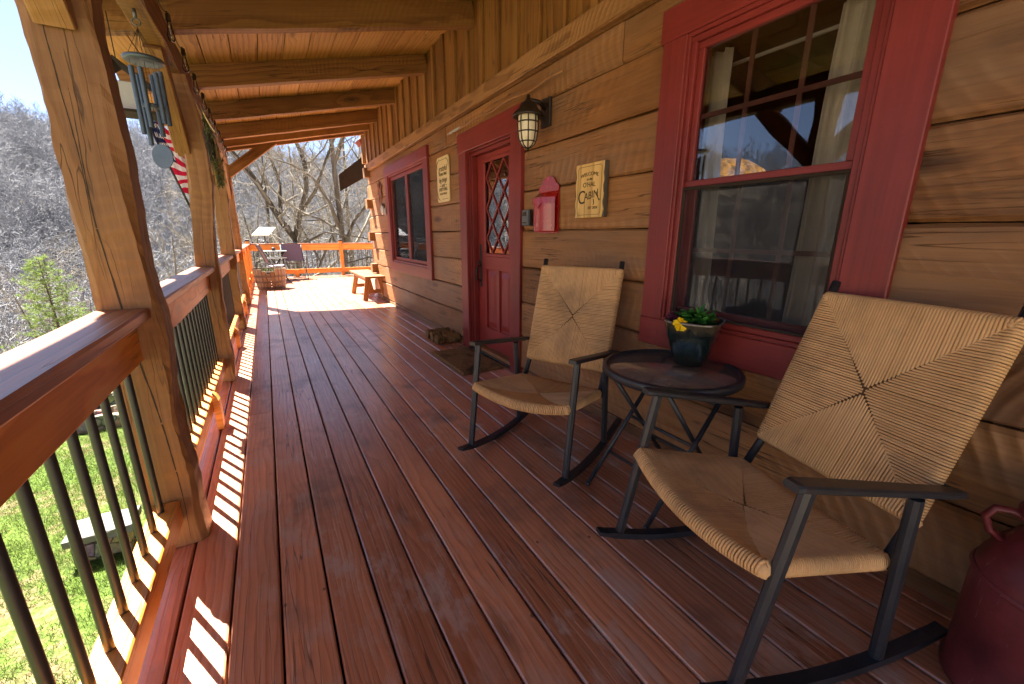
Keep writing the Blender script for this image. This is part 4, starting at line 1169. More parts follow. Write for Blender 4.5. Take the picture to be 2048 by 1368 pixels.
cb.location = (.916, .684, .014); cb.rotation_euler = (.052, 0, 1.290); cb['label'] = 'nearest black rocking chair with woven cord seat, right foreground by the milk can'

# ================================================================== side table, pot
def side_table():
    cx, cy, z = 1.52, 1.16, .62; r = .30
    root = thing('side_table', 'round black side table with dark rippled glass top between the rocking chairs', 'side table', (cx, cy, 0))
    mb = MB(); mb.lathe([(r - .022, -.010), (r - .006, -.032), (r, -.026), (r + .002, -.002), (r - .004, .004), (r - .016, .005), (r - .022, .001), (r - .022, -.010)], (cx, cy, z), 72, cap=False); mb.build('rim', M['black'], root)
    mb = MB(); mb.lathe([(1e-4, -.006), (r - .020, -.006), (r - .020, -.001), (1e-4, -.001)], (cx, cy, z), 72, cap=False); mb.build('glass_top', M['tblglass'], root)
    for s in (-1, 1):
        y = cy + s * .185
        mb = MB(); mb.tube([(cx - .29, y, .010), (cx + .20, y, z - .02)], .0105, 10); mb.sphere((cx - .29, y, .010), .013, 10, 6); mb.build('leg', M['black'], root)
        mb = MB(); y2 = cy + s * .16; mb.tube([(cx - .22, y2, z - .02), (cx + .24, y2, .010)], .0105, 10); mb.build('leg', M['black'], root)
    for t in (.25, .52, .8):
        mb = MB(); x = cx - .29 + .49 * t; zz = .01 + (z - .03) * t; mb.tube([(x, cy - .185, zz), (x, cy + .185, zz)], .008, 8); mb.build('crossbar', M['black'], root)
    mb = MB(); x = cx - .22 + .46 * .7; mb.tube([(x, cy - .16, z - .02 - .59 * .7), (x, cy + .16, z - .02 - .59 * .7)], .008, 8); mb.build('crossbar', M['black'], root)
    mb = MB(); mb.tube([(cx + .2, cy - .22, z - .022), (cx + .2, cy + .22, z - .022)], .009, 8); mb.build('crossbar', M['black'], root)
    mb = MB(); mb.tube([(cx - .22, cy - .2, z - .022), (cx - .22, cy + .2, z - .022)], .009, 8)
    mb.build('crossbar', M['black'], root)
side_table()
def flower_pot():
    c = (1.648, 1.155, .6205)
    root = thing('flower_pot', 'dark green glazed square pot of pansies on the round side table', 'flower pot', c); root.rotation_euler = (0, 0, R(22)); root.scale = (1.1, 1.1, 1.13)
    sq = lambda p: lambda th, z: (abs(math.cos(th)) ** p + abs(math.sin(th)) ** p) ** (-1 / p)
    mb = MB(); f = sq(3.6)
    prof = [(1e-4, .0), (.052, .0), (.060, .006), (.068, .035), (.083, .08), (.097, .13), (.108, .175), (.112, .184), (.108, .188), (.101, .184), (.096, .165), (1e-4, .162)]
    mb.lathe(prof, (0, 0, 0), 64, fn=f, cap=False)
    mb.build('pot', M['pot'], root, org=(0, 0, 1e-9)).location = (0, 0, 0)
    mb = MB(); mb.lathe([(1e-4, .172), (.045, .170), (.095, .163)], (0, 0, 0), 32, fn=f, cap=False); mb.build('soil', M['soil'], root, org=(0, 0, 1e-9)).location = (0, 0, 0)
    mb = MB(); rng = random.Random(4)
    def leaf(c, d, L, w, rn, up):
        d = d.normalized(); s = d.cross(up); s.normalize(); n = s.cross(d)
        pts = []; nn = 6
        for i in range(nn + 1):
            t = i / nn; ww = w * math.sin(math.pi * min(1, t * .93 + .07)) * (1 + .18 * (i % 2)); q = c + d * (L * t) + n * (-.25 * L * t * t)
            pts += [q - s * ww + n * .004, q - n * .003, q + s * ww + n * .004]
        fs = []
        for i in range(nn):
            for k in (0, 1): fs.append((i * 3 + k, i * 3 + k + 1, i * 3 + 4 + k, i * 3 + 3 + k))
        mb.add(pts, fs, None, rn, 0, True)
    for i in range(120):
        a = rng.uniform(0, 6.28); rr = rng.uniform(0, .062); c = V((math.cos(a) * rr, math.sin(a) * rr, .168 + rng.uniform(0, .05) * (1 - rr / .08)))
        d = V((math.cos(a) * .7 + rng.uniform(-.5, .5), math.sin(a) * .7 + rng.uniform(-.5, .5), rng.uniform(.05, .9)))
        leaf(c, d, rng.uniform(.025, .05), rng.uniform(.009, .016), rng.uniform(0, 1), V((rng.uniform(-.3, .3), rng.uniform(-.3, .3), 1)))
    mb.build('foliage', M['leaf'], root, org=(0, 0, 1e-9)).location = (0, 0, 0)
    def flower(c, mat, rad):
        mb = MB(); c = V(c); out = V((-.7, -.55, .35)).normalized(); s = out.cross(V((0, 0, 1))).normalized(); u = s.cross(out)
        for k in range(5):
            a = 2 * math.pi * k / 5 + .4; vs = [c + out * .004]; n = 8
            for i in range(n + 1):
                b = a - .75 + 1.5 * i / n; rr = rad * (.75 + .3 * math.sin(math.pi * i / n) + .05 * math.sin(i * 3)); vs.append(c + (s * math.cos(b) + u * math.sin(b)) * rr + out * (.006 * math.sin(i * 2.1 + k)) + out * .002 * k)
            mb.add(vs, [(0, i, i + 1) for i in range(1, n + 1)], None, random.random(), 0, False)
        return mb
    rot = Matrix.Rotation(-R(22), 3, 'Z')
    fl = flower(rot @ V((-.112, -.015, .178)), 0, .028).build('pansy', M['petal'], root, org=(0, 0, 1e-9)); fl.location = (0, 0, 0)
    fl = flower(rot @ V((-.085, .045, .195)), 0, .022).build('pansy', M['petald'], root, org=(0, 0, 1e-9)); fl.location = (0, 0, 0)
flower_pot()

# ================================================================== milk can
def milk_can():
    root = thing('milk_can', 'old dark red painted milk can in the lower right corner against the wall', 'milk can', (1.605, -.005, 0))
    P = lambda mb, n, par=root: mb.build(n, M['can'], par, org=(0, 0, 1e-9))
    mb = MB(); mb.lathe([(1e-4, .004), (.166, .004), (.177, .010), (.179, .03), (.171, .045), (.173, .20), (.173, .345), (.168, .375), (.145, .425), (.112, .475), (.104, .49), (.104, .515)], (0, 0, 0), 56, cap=False)
    mb.lathe([(.1735, .335), (.180, .343), (.1735, .351)], (0, 0, 0), 56, cap=False); P(mb, 'body').location = (0, 0, 0)
    mb = MB(); mb.lathe([(.108, .505), (.125, .515), (.13, .53), (.11, .54), (.05, .552), (1e-4, .553)], (0, 0, 0), 48, cap=False); P(mb, 'lid').location = (0, 0, 0)
    for s in (-1, 1):
        mb = MB(); a = R(106) if s > 0 else R(-74); c, sn = math.cos(a), math.sin(a)
        pts = [(rr * c, rr * sn, z) for rr, z in ((.135, .43), (.165, .45), (.178, .485), (.165, .515), (.135, .52), (.10, .50))]
        mb.tube(pts, .013, 10, flat=.7); P(mb, 'handle').location = (0, 0, 0)
milk_can()

# ================================================================== things on the wall
def text_mesh(body, size, mat, name, parent, place, extrude=.0006, shear=0.0, spacing=1.0, width=None, curve=0.0, sx=1.0):
    """place(u,v,w): u right on the sign, v up, w toward the viewer; text centred on 0"""
    cu = bpy.data.curves.new('t', 'FONT'); cu.body = body; cu.size = size; cu.align_x = 'CENTER'; cu.align_y = 'CENTER'; cu.extrude = extrude; cu.shear = shear; cu.space_character = spacing; cu.resolution_u = 6
    ob = bpy.data.objects.new('t', cu); COL.objects.link(ob)
    dg = bpy.context.evaluated_depsgraph_get(); me = bpy.data.meshes.new_from_object(ob.evaluated_get(dg))
    bpy.data.objects.remove(ob); bpy.data.curves.remove(cu)
    co = [v.co.copy() for v in me.vertices]
    if width:
        w = max(c.x for c in co) - min(c.x for c in co)
        k = width / w
        for c in co: c.x *= k
    for v, c in zip(me.vertices, co):
        y = c.y - curve * c.x * c.x
        v.co = V(place(c.x * sx, y, c.z))
    me.materials.clear(); me.materials.append(mat); me.name = name
    o = bpy.data.objects.new(name, me); COL.objects.link(o); o.parent = parent
    if parent.type == 'EMPTY': o.location = -parent.location
    return o
def welcome_sign():
    yc, zc = 2.088, 1.470; X = W - .034; hw, hh = .128, .160
    root = thing('welcome_sign', 'tan wooden welcome sign with live bark edge right of the red mailbox', 'sign', (W, yc, zc - hh))
    P = lambda u, v, w: (X - w, yc - u, zc + v)
    mb = MB(); n = 14
    pts = [(-hw + .004 * math.sin(i * 1.3), -hh + 2 * hh * i / n) for i in range(n + 1)] + [(hw + .006 * math.sin(i * 1.7), hh - 2 * hh * i / n) for i in range(n + 1)]
    mb.prism(pts, lambda u, v, t: (X + t, yc - u, zc + v), .03)
    mb.g = [(v[2], v[1] * 1.0 + .3, v[0]) for v in mb.v]
    mb.build('board', M['sign'], root)
    mb = MB()
    for s in (-1, 1):
        mb.beam((X + .017, yc - s * (hw + .004), zc - hh), (X + .017, yc - s * (hw + .004), zc + hh), .030, .012, up=(0, 1, 0), ch=.004, n=18, jit=.006)
    mb.build('bark_edge', M['bark'], root)
    mb = MB(); fr = lambda a, b, c, d: mb.box(P(a, b, .0002), P(c, d, .0012), .0003)
    a, b = hw - .018, hh - .016; t = .0022
    fr(-a + .014, b - t, a - .014, b); fr(-a + .014, -b, a - .014, -b + t); fr(-a, -b + .014, -a + t, b - .014); fr(a - t, -b + .014, a, b - .014)
    for su in (-1, 1):
        for sv in (-1, 1): mb.beam(P(su * (a - .014), sv * b, .0008), P(su * a, sv * (b - .014), .0008), .0022, .001, up=(1, 0, 0), ch=.0002)
    mb.build('border', M['ink'], root)
    L = lambda body, size, v, **k: text_mesh(body, size, M['ink'], 'lettering', root, lambda x, y, z: P(x, v + y, .0012 + z), **k)
    L('WELCOME', .030, .098, width=.165, curve=1.6)
    L('to the', .022, .068, shear=.35)
    L("O'HAL", .040, .035, width=.115)
    L('C', .115, -.040, sx=.9).location.y += .068
    text_mesh('ABIN', .064, M['ink'], 'lettering', root, lambda x, y, z: P(x + .022, -.028 + y + .15 * x, .0012 + z), width=.125)
    text_mesh('EST 2024', .022, M['ink'], 'lettering', root, lambda x, y, z: P(x + .040, -.103 + y, .0012 + z), width=.085)
    mb = MB()   # swashes of the big word
    pts = [P(.075, -.012, .002), P(.086, -.045, .002), P(.098, -.062, .002), P(.106, -.052, .002)]; mb.tube(pts, [.004, .0035, .003, .002], 6, flat=.4)
    pts = [P(.045, -.052, .002), P(.052, -.078, .002), P(.044, -.088, .002)]; mb.tube(pts, [.003, .003, .0015], 6, flat=.4)
    mb.build('swash', M['ink'], root)
welcome_sign()
def plaque():
    yc, zc = 4.585, 1.80; hw, hh = .178, .238; X = W - .020
    root = thing('wall_plaque', 'tall cream plaque with script writing between the far window and the door', 'sign', (W, yc, zc - hh))
    P = lambda u, v, w: (X - w, yc - u, zc + v)
    mb = MB(); c = .035; pts = []
    for su, sv, a0 in ((1, 1, 0), (-1, 1, 90), (-1, -1, 180), (1, -1, 270)):
        for k in range(5): a = R(a0 + k * 22.5); pts.append((su * (hw - c) + c * math.cos(a), sv * (hh - c) + c * math.sin(a)))
    mb.prism(pts, lambda u, v, t: (X + t, yc - u, zc + v), .012); mb.build('board', M['cream'], root)
    L = lambda body, size, v, **k: text_mesh(body, size, M['ink'], 'lettering', root, lambda x, y, z: P(x, v + y, .0012 + z), **k)
    L('grateful', .085, .115, shear=.35, width=.26); L('FOR SMALL THINGS', .042, .055, width=.23); L('big things', .075, -.005, shear=.3, width=.24)
    L('~ and ~', .06, -.060, shear=.3, width=.22); L('EVERYTHING', .052, -.105, width=.24); L('IN BETWEEN', .034, -.150, width=.20)
    for (a, b) in (((-.10, .205), (.10, .205)), ((-.03, -.207), (.14, -.207))):
        mb = MB(); mb.beam(P(*a, .0008), P(*b, .0008), .004, .0015, up=(1, 0, 0), ch=.0003); mb.build('rule', M['ink'], root)
    mb = MB()
    for su, sv in ((1, 1), (-1, 1), (-1, -1)):
        mb = MB(); q = []
        for k in range(15):
            t = k / 14; q.append(P(su * (.160 - .075 * t * t + .010 * math.sin(t * 9)), sv * (.215 - .085 * (1 - t) ** 2 - .010 * math.sin(t * 9 + 1)), .001))
        mb.tube(q, [.0035 * (.4 + math.sin(math.pi * k / 14)) for k in range(15)], 5, flat=.4); mb.build('flourish', M['ink'], root)
plaque()
def mailbox():
    root = thing('mailbox', 'glossy red wall mailbox with scalloped back plate left of the welcome sign', 'mailbox', (W, 2.55, 1.21))
    yc = 2.555
    poly = [(-.118, 1.215), (.118, 1.215), (.124, 1.26), (.116, 1.30), (.124, 1.40), (.116, 1.47), (.122, 1.535), (.100, 1.555), (.085, 1.558)]
    poly += [(.084 * math.cos(R(a)), 1.556 + .052 * math.sin(R(a))) for a in range(10, 180, 10)] + [(-.085, 1.558), (-.100, 1.555), (-.122, 1.535), (-.116, 1.47), (-.124, 1.40), (-.116, 1.30), (-.124, 1.26)]
    mb = MB(); mb.prism(poly, lambda u, v, t: (W - .012 + t, yc + u, v), .010); mb.build('back_plate', M['mailred'], root)
    # bowed box
    mb = MB(); n = 28; vs = []; fs = []
    def bow(u): return .085 * max(0.0, 1 - (abs(u) / .113) ** 2.6) ** .5 + .008
    rows = [1.225, 1.232, 1.44, 1.452]
    for z in rows:
        for i in range(n + 1):
            u = -.112 + .224 * i / n; k = 1 if z > 1.23 else .96
            vs.append((W - .012 - bow(u) * k, yc + u * k, z))
    for j in range(len(rows) - 1):
        for i in range(n): a = j * (n + 1) + i; fs.append((a, a + 1, a + n + 2, a + n + 1))
    o = len(vs); fs.append(tuple(range(n, -1, -1))); fs.append(tuple((len(rows) - 1) * (n + 1) + i for i in range(n + 1)))
    mb.add(vs, fs, None, .5, 0, False); box = mb.build('box', M['mailred'], root)
    # sloped lid with pointed flap
    mb = MB(); vs = []; fs = []
    for i in range(n + 1):
        u = -.117 + .234 * i / n; b = bow(min(.1119, max(-.1119, u * .957))) + .006; dip = .040 + .040 * max(0, 1 - abs(u) / .05)
        vs += [(W - .012, yc + u, 1.505), (W - .012 - b, yc + u, 1.460), (W - .012 - b - .003, yc + u, 1.460 - dip)]
    for i in range(n):
        for k in (0, 1): fs.append((i * 3 + k, i * 3 + 3 + k, i * 3 + 4 + k, i * 3 + 1 + k))
    fs.append((0, 1, 2)); fs.append((n * 3, n * 3 + 2, n * 3 + 1))
    mb.add(vs, fs); mb.sphere((W - .11, yc, 1.41), .006, 8, 6); mb.build('lid', M['mailred'], root)
    root2 = thing('key_lock_box', 'small black and grey combination key box beside the door casing', 'lock box', (W, 2.815, 1.27))
    mb = MB(); mb.box((W - .045, 2.765, 1.272), (W - .002, 2.862, 1.392), .008); mb.build('case', M['black'], root2)
    mb = MB(); mb.box((W - .052, 2.772, 1.280), (W - .0455, 2.855, 1.386), .003); mb.build('cover', M['steel'], root2)
    mb = MB(); mb.box((W - .0545, 2.79, 1.345), (W - .0525, 2.84, 1.376), .0005); mb.box((W - .0545, 2.785, 1.290), (W - .0525, 2.842, 1.300), .0005); mb.build('dial', M['ink'], root2)
mailbox()
def lantern():
    cx, cy = W - .165, 2.60
    root = thing('wall_lantern', 'bronze caged wall lantern with frosted glass beside the door', 'lantern', (W, cy + .03, 1.78))
    P = lambda mb, n, m, p=root: mb.build(n, m, p)
    mb = MB(); mb.box((W - .026, cy - .055, 1.935), (W - .002, cy + .055, 2.115), .006); P(mb, 'back_plate', M['bronze'])
    mb = MB(); mb.tube([(W - .02, cy, 2.05), (W - .08, cy, 2.085), (cx, cy, 2.085)], [.016, .014, .013], 10); P(mb, 'arm', M['bronze'])
    mb = MB(); mb.lathe([(1e-4, 2.118), (.012, 2.115), (.016, 2.09), (.03, 2.075), (.055, 2.055), (.07, 2.025), (.090, 2.010), (.106, 1.992), (.110, 1.980), (.100, 1.978), (.068, 1.985)], (cx, cy, 0), 40, cap=False); P(mb, 'hood', M['bronze'])
    g = [(.065, 1.985), (.067, 1.94), (.065, 1.89), (.057, 1.84), (.040, 1.805), (.02, 1.79), (1e-4, 1.787)]
    mb = MB(); mb.lathe(g, (cx, cy, 0), 36, cap=False); P(mb, 'glass', M['frost'])
    mb = MB()
    for k in range(8):
        a = 2 * math.pi * k / 8 + .25; mb.tube([(cx + math.cos(a) * (r + .004), cy + math.sin(a) * (r + .004), z) for r, z in g[:-1]] + [(cx, cy, 1.782)], .0042, 6)
    for r, z in ((.072, 1.945), (.070, 1.885), (.053, 1.825)):
        mb.tube([(cx + math.cos(2 * math.pi * i / 32) * r, cy + math.sin(2 * math.pi * i / 32) * r, z) for i in range(33)], .0045, 6)
    mb.sphere((cx, cy, 1.778), .010, 8, 6); P(mb, 'cage', M['bronze'])
lantern()
def garland():
    root = thing('twig_light_garland', 'thin wooden stick wound with fairy light wire above the red door', 'garland', (W - .05, 3.35, 2.2))
    mb = MB(); pts = [(W - .062 + .008 * math.sin(i * .9), 4.28 - i * .0965, 2.200 + .006 * math.sin(i * 1.1)) for i in range(21)]
    mb.tube(pts, [.006 + .004 * (i < 4) for i in range(21)], 8); mb.build('stick', M['bench'], root)
    mb = MB(); q = []
    for i in range(160):
        t = i / 159; y = 4.30 - 1.95 * t; a = i * .9; q.append((W - .062 + .010 * math.cos(a), y, 2.2 + .010 * math.sin(a)))
    mb.tube(q, .0012, 4)
    for y in (2.44, 2.66, 2.9, 3.15, 3.45, 3.8):
        mb.tube([(W - .07, y, 2.207), (W - .075, y + .02, 2.222), (W - .07, y + .035, 2.212), (W - .078, y + .01, 2.203)], .0016, 5)
    mb.build('wire', M['steel'], root)
    mb = MB(); mb.tube([(W - .062, 4.30, 2.20), (W - .062, 4.1, 2.203), (W - .062, 3.98, 2.204)], [.008, .012, .009], 8); mb.build('white_end', M['white'], root)
garland()
def ornaments():
    P = lambda yc, zc: (lambda u, v, t: (W - .022 + t, yc - u, zc + v))
    mb = MB(); p = P(7.55, 1.88)
    mb.prism([(-.16, .20), (-.08, .17), (-.02, .22), (.05, .16), (.17, .12), (.10, .05), (.17, -.06), (.08, -.03), (.06, -.14), (.0, -.04), (-.05, -.15), (-.07, -.02), (-.17, .0), (-.10, .08)], p, .006)
    mb.prism([(-.06, -.05), (-.03, -.05), (-.02, -.22), (-.005, -.34), (-.035, -.24)], P(7.55, 1.88), .004); mb.sphere((W - .03, 7.53, 2.0), .04, 10, 6, sc=(.4, 1, 1))
    o = mb.build('wall_ornament', M['rust']); tag(o, 'rusty metal star shaped cut out hung on the logs left of the far window', 'wall ornament')
    root = thing('wall_ornament', 'small white round ornament with dark top below the rusty one', 'wall ornament', (W, 7.38, 1.5))
    mb = MB(); mb.sphere((W - .03, 7.40, 1.62), .085, 16, 10, sc=(.3, 1, 1)); mb.prism([(.03, .0), (.11, .05), (.12, -.05), (.06, -.09)], P(7.36, 1.60), .01); mb.build('body', M['white'], root)
    mb = MB(); mb.sphere((W - .032, 7.36, 1.69), .04, 12, 8, sc=(.4, 1, .8)); mb.build('top', M['ink'], root)
ornaments()

# ================================================================== mats
def door_mat():
    mb = MB(); n = 26; vs = []; fs = []
    for j in range(n + 1):
        for i in range(n + 1):
            x = 1.355 + .425 * i / n; y = 3.15 + .85 * j / n
            e = 0 if (0 < i < n and 0 < j < n) else 1
            vs.append((x + (random.uniform(-.004, .004) if e else 0), y, (.003 if e else .018) + .0015 * random.random()))
    for j in range(n):
        for i in range(n): a = j * (n + 1) + i; fs.append((a, a + 1, a + n + 2, a + n + 1))
    mb.add(vs, fs, None, .5, 0, False); o = mb.build('door_mat', M['coir']); tag(o, 'flat brown coir doormat in front of the red door', 'doormat')
    mb = MB(); rng = random.Random(9)
    for k in range(3):
        y = 4.30 + k * .155
        vs = []; fs = []; n = 18; m = 10
        for i in range(n + 1):
            for j in range(m):
                a = 2 * math.pi * j / m; rr = .055 + rng.uniform(-.006, .006)
                vs.append((1.53 + .27 * i / n, y + math.cos(a) * rr * 1.15, .055 + math.sin(a) * rr * (1.0)))
        for i in range(n):
            for j in range(m): fs.append((i * m + j, i * m + (j + 1) % m, (i + 1) * m + (j + 1) % m, (i + 1) * m + j))
        fs += [tuple(range(m)), tuple(n * m + j for j in range(m))]
        mb.add(vs, fs, None, None, 0, False)
    o = mb.build('rolled_mat', M['coir']); tag(o, 'brown bristle boot scraper lying in three ridges left of the door', 'boot brush')
door_mat()

# ================================================================== barrel planter, bench, patio set
def barrel():
    c = (0.0, 10.93, 0)
    root = thing('barrel_planter', 'half wine barrel planter with rusty hoops standing on the sunny deck', 'planter', c)
    B = lambda mb, n, m: setattr(mb.build(n, m, root, org=(0, 0, 1e-9)), 'location', (0, 0, 0))
    R_ = lambda z: .275 + .055 * math.sin(min(1, z / .46) * 1.5)
    mb = MB(); ns = 24
    for k in range(ns):
        if k in (17,): top = .36
        elif k in (16, 18): top = .41
        else: top = .46 + random.uniform(-.004, .004)
        a0 = 2 * math.pi * k / ns + .02; a1 = 2 * math.pi * (k + 1) / ns - .02; vs = []; gs = []; m = 7; rn = random.random(); off = random.uniform(-30, 30)
        for i in range(m + 1):
            z = .002 + (top - .002) * i / m
            for a, rr in ((a0, R_(z)), (a1, R_(z)), (a1, R_(z) - .025), (a0, R_(z) - .025)): vs.append((math.cos(a) * rr, math.sin(a) * rr, z)); gs.append((z + off, (a - a0) * .3 + off, rr * .3))
        fs = [(i * 4 + q, i * 4 + (q + 1) % 4, i * 4 + 4 + (q + 1) % 4, i * 4 + 4 + q) for i in range(m) for q in range(4)] + [(3, 2, 1, 0), (m * 4, m * 4 + 1, m * 4 + 2, m * 4 + 3)]
        mb.add(vs, fs, gs, rn)
    B(mb, 'staves', M['barrel'])
    for z0, z1 in ((.02, .065), (.145, .19), (.275, .32)):
        mb = MB(); mb.lathe([(R_(z0) + .0005, z0), (R_(z0) + .004, z0), (R_(z1) + .004, z1), (R_(z1) + .0005, z1)], (0, 0, 0), 48, cap=False, smooth=False); B(mb, 'hoop', M['hoop'])
    mb = MB(); mb.lathe([(1e-4, .41), (.2, .405), (.30, .39)], (0, 0, 0), 32, cap=False); B(mb, 'soil', M['soil'])
    mb = MB(); rng = random.Random(3)
    for i in range(160):
        a = rng.uniform(0, 6.28); r = rng.uniform(.05, .27); p = V((r * math.cos(a), r * math.sin(a), .40)); d = V((rng.uniform(-1, 1), rng.uniform(-1, 1), rng.uniform(.4, 1.4))).normalized() * rng.uniform(.03, .09); s = d.cross(V((rng.uniform(-1, 1), 1, 0))).normalized() * .012
        mb.add([p, p + d * .5 - s, p + d, p + d * .5 + s], [(0, 1, 2, 3)])
    B(mb, 'plants', M['herb'])
barrel()
def bench():
    root = thing('wooden_bench', 'small splay legged wooden bench in the sun against the log wall', 'bench', (1.66, 8.5, 0))
    mb = MB()
    for k in range(2): mb.beam((1.565 + .20 * k, 7.72, .452), (1.565 + .20 * k, 9.36, .452), .196, .036, ch=.005, n=8, jit=.003)
    mb.build('seat', M['bench'], root)
    for y, s in ((7.95, -1), (9.1, 1)):
        for sx in (-1, 1):
            mb = MB(); mb.beam((1.665 + sx * .19, y + s * .03, .003), (1.665 + sx * .10, y - s * .02, .432), .09, .04, up=(0, 1, 0), ch=.004); mb.build('leg', M['bench'], root)
        mb = MB(); mb.beam((1.52, y, .17), (1.81, y, .17), .03, .07, ch=.003); mb.build('stretcher', M['bench'], root)
    mb = MB(); mb.beam((1.53, 7.97, .395), (1.53, 9.1, .395), .025, .07, ch=.003); mb.beam((1.80, 7.97, .395), (1.80, 9.1, .395), .025, .07, ch=.003); mb.build('apron', M['bench'], root)
bench()
def folding_chair():
    root = thing('folding_chair', 'x', 'folding chair', (0, 0, 0), 'dark sling folding chairs on the open deck')
    B = lambda mb, n, m: setattr(mb.build(n, m, root), 'location', (0, 0, 0))
    w = .26
    mb = MB()
    for s in (-1, 1):
        mb.tube([(s * w, .30, .01), (s * w, -.06, .44), (s * w, -.16, .56), (s * (w - .005), -.30, .93)], .011, 8)
        mb.tube([(s * (w + .02), -.33, .01), (s * (w + .02), .18, .44), (s * (w + .02), .22, .62)], .011, 8)
    mb.tube([(-w + .005, -.30, .93), (-w * .6, -.325, .965), (0, -.33, .975), (w * .6, -.325, .965), (w - .005, -.30, .93)], .011, 8)
    mb.tube([(-w, .30, .015), (w, .30, .015)], .011, 8); mb.tube([(-w - .02, -.33, .015), (w + .02, -.33, .015)], .011, 8); mb.tube([(-w - .02, .19, .44), (w + .02, .19, .44)], .010, 8)
    B(mb, 'frame', M['black'])
    for s in (-1, 1):
        mb = MB(); mb.beam((s * (w + .03), -.19, .62), (s * (w + .03), .25, .63), .045, .02, ch=.006, n=2); B(mb, 'armrest', M['steel'])
    mb = MB(); mb.beam((0, -.125, .50), (0, -.305, .945), .50, .006, up=(0, 1, .4), ch=.002, n=6); B(mb, 'backrest', M['sling'])
    mb = MB(); mb.beam((0, -.12, .425), (0, .21, .450), .50, .008, ch=.002, n=4); B(mb, 'seat', M['sling'])
    return root
f1 = folding_chair(); f2 = copy_tree(f1)
f1.location = (.62, 12.95, 0); f1.rotation_euler = (0, 0, R(185)); f1['label'] = 'dark sling folding chair facing the camera by the far railing'
f2.location = (.12, 12.25, 0); f2.rotation_euler = (0, 0, R(-80)); f2['label'] = 'dark sling folding chair turned sideways behind the barrel planter'
def patio_table():
    root = thing('patio_table', 'small pale topped folding table between the two folding chairs', 'table', (.20, 12.9, 0))
    mb = MB(); mb.box((-.10, 12.65, .765), (.46, 13.2, .785), .006); mb.build('tabletop', M['steel'], root)
    for y in (12.72, 13.13):
        for s in (-1, 1):
            mb = MB(); mb.tube([(.18 - s * .24, y, .01), (.18 + s * .22, y + .004 * s, .76)], .011, 8); mb.build('leg', M['black'], root)
    mb = MB(); mb.tube([(.06, 12.72, .4), (.06, 13.13, .4)], .008, 6); mb.build('crossbar', M['black'], root)
    root = thing('candle_lantern', 'small black lantern standing on the folding table', 'lantern', (.16, 12.85, .786))
    mb = MB(); mb.lathe([(1e-4, .787), (.05, .787), (.05, .80), (.042, .805), (.042, .84), (.05, .845), (.03, .87), (1e-4, .875)], (.16, 12.85, 0), 12); mb.build('body', M['black'], root)
patio_table()
def dish():
    root = thing('satellite_dish', 'flat white rectangular satellite dish on a short stand on the far railing', 'satellite dish', (.0, FAR, .964))
    o = V((0, FAR, 0)); c = V((-.0, FAR, 1.30)); a = V((.40, .06, 0)); b = V((.20, .28, .21)) 
    mb = MB(); n = a.cross(b).normalized(); p = c - a / 2 - b / 2
    vs = [p, p + a, p + a + b, p + b]; mb.add(vs + [q - n * .03 for q in vs], [(0, 1, 2, 3), (7, 6, 5, 4), (0, 4, 5, 1), (1, 5, 6, 2), (2, 6, 7, 3), (3, 7, 4, 0)]); mb.build('panel', M['dish'], root)
    mb = MB(); mb.tube([(0, FAR, 1.28), (0, FAR, 1.02)], .018, 8)
    for k in range(4): t = k * math.pi / 2 + .6; mb.tube([(0, FAR, 1.04), (.11 * math.cos(t), FAR + .055 * math.sin(t), .970)], .010, 6)
    mb.build('stand', M['black'], root)
dish()

# ================================================================== hanging things on the left
def wind_chime():
    c = V((-.425, 3.05, 0)); Y = 3.05
    root = thing('wind_chime', 'dark blue grey metal wind chime with six tubes hanging from the eave beam', 'wind chime', (c.x, Y, 2.30))
    mb = MB(); mb.tube([(c.x, Y, 2.302), (c.x, Y, 2.26)], .008, 8)
    mb.tube([(c.x + .016 * math.cos(2 * math.pi * i / 20), Y, 2.243 + .016 * math.sin(2 * math.pi * i / 20)) for i in range(21)], .0028, 6); mb.build('hanger', M['steel'], root)
    mb = MB()
    for k in range(6):
        a = 2 * math.pi * k / 6 + .3; mb.tube([(c.x, Y, 2.215), (c.x + .062 * math.cos(a), Y + .062 * math.sin(a), 2.085)], .0011, 4)
    mb.tube([(c.x, Y, 2.235), (c.x, Y, 1.67)], .0012, 4); mb.build('cord', M['ink'], root)
    mb = MB(); mb.lathe([(1e-4, 2.083), (.080, 2.083), (.086, 2.076), (.086, 2.068), (.080, 2.062), (.070, 2.064), (1e-4, 2.066)], (c.x, Y, 0), 40, cap=False); mb.build('top_disc', M['chime'], root)
    for k, ln in enumerate((.26, .30, .34, .32, .28, .24)):
        a = 2 * math.pi * k / 6 + .3; x = c.x + .058 * math.cos(a); y = Y + .058 * math.sin(a); z = 2.035 - .012 * (k % 3)
        mb = MB(); mb.tube([(x, y, z), (x, y, z - ln)], .0115, 14, cap=False); mb.tube([(x, y, z - .001), (x, y, z - ln + .001)], .0098, 14, cap=False); mb.tube([(x, y, 2.066), (x, y, z)], .0009, 4); mb.build('chime_tube', M['chime'], root)
    mb = MB(); mb.lathe([(1e-4, 1.865), (.042, 1.865), (.045, 1.858), (.042, 1.85), (1e-4, 1.85)], (c.x, Y, 0), 28, cap=False); mb.build('clapper', M['chime'], root)
    mb = MB(); n = 36; cc = V((c.x, Y, 1.612)); ax = V((.80, -.60, 0)).normalized(); nn = V((.6, .8, 0))
    vs = [cc + (ax * math.cos(2 * math.pi * i / n) + V((0, 0, 1)) * math.sin(2 * math.pi * i / n)) * .062 for i in range(n)]
    mb.add([v + nn * .002 for v in vs] + [v - nn * .002 for v in vs], [tuple(range(n)), tuple(range(2 * n - 1, n - 1, -1))] + [(i, (i + 1) % n, n + (i + 1) % n, n + i) for i in range(n)]); mb.build('wind_sail', M['chime'], root)
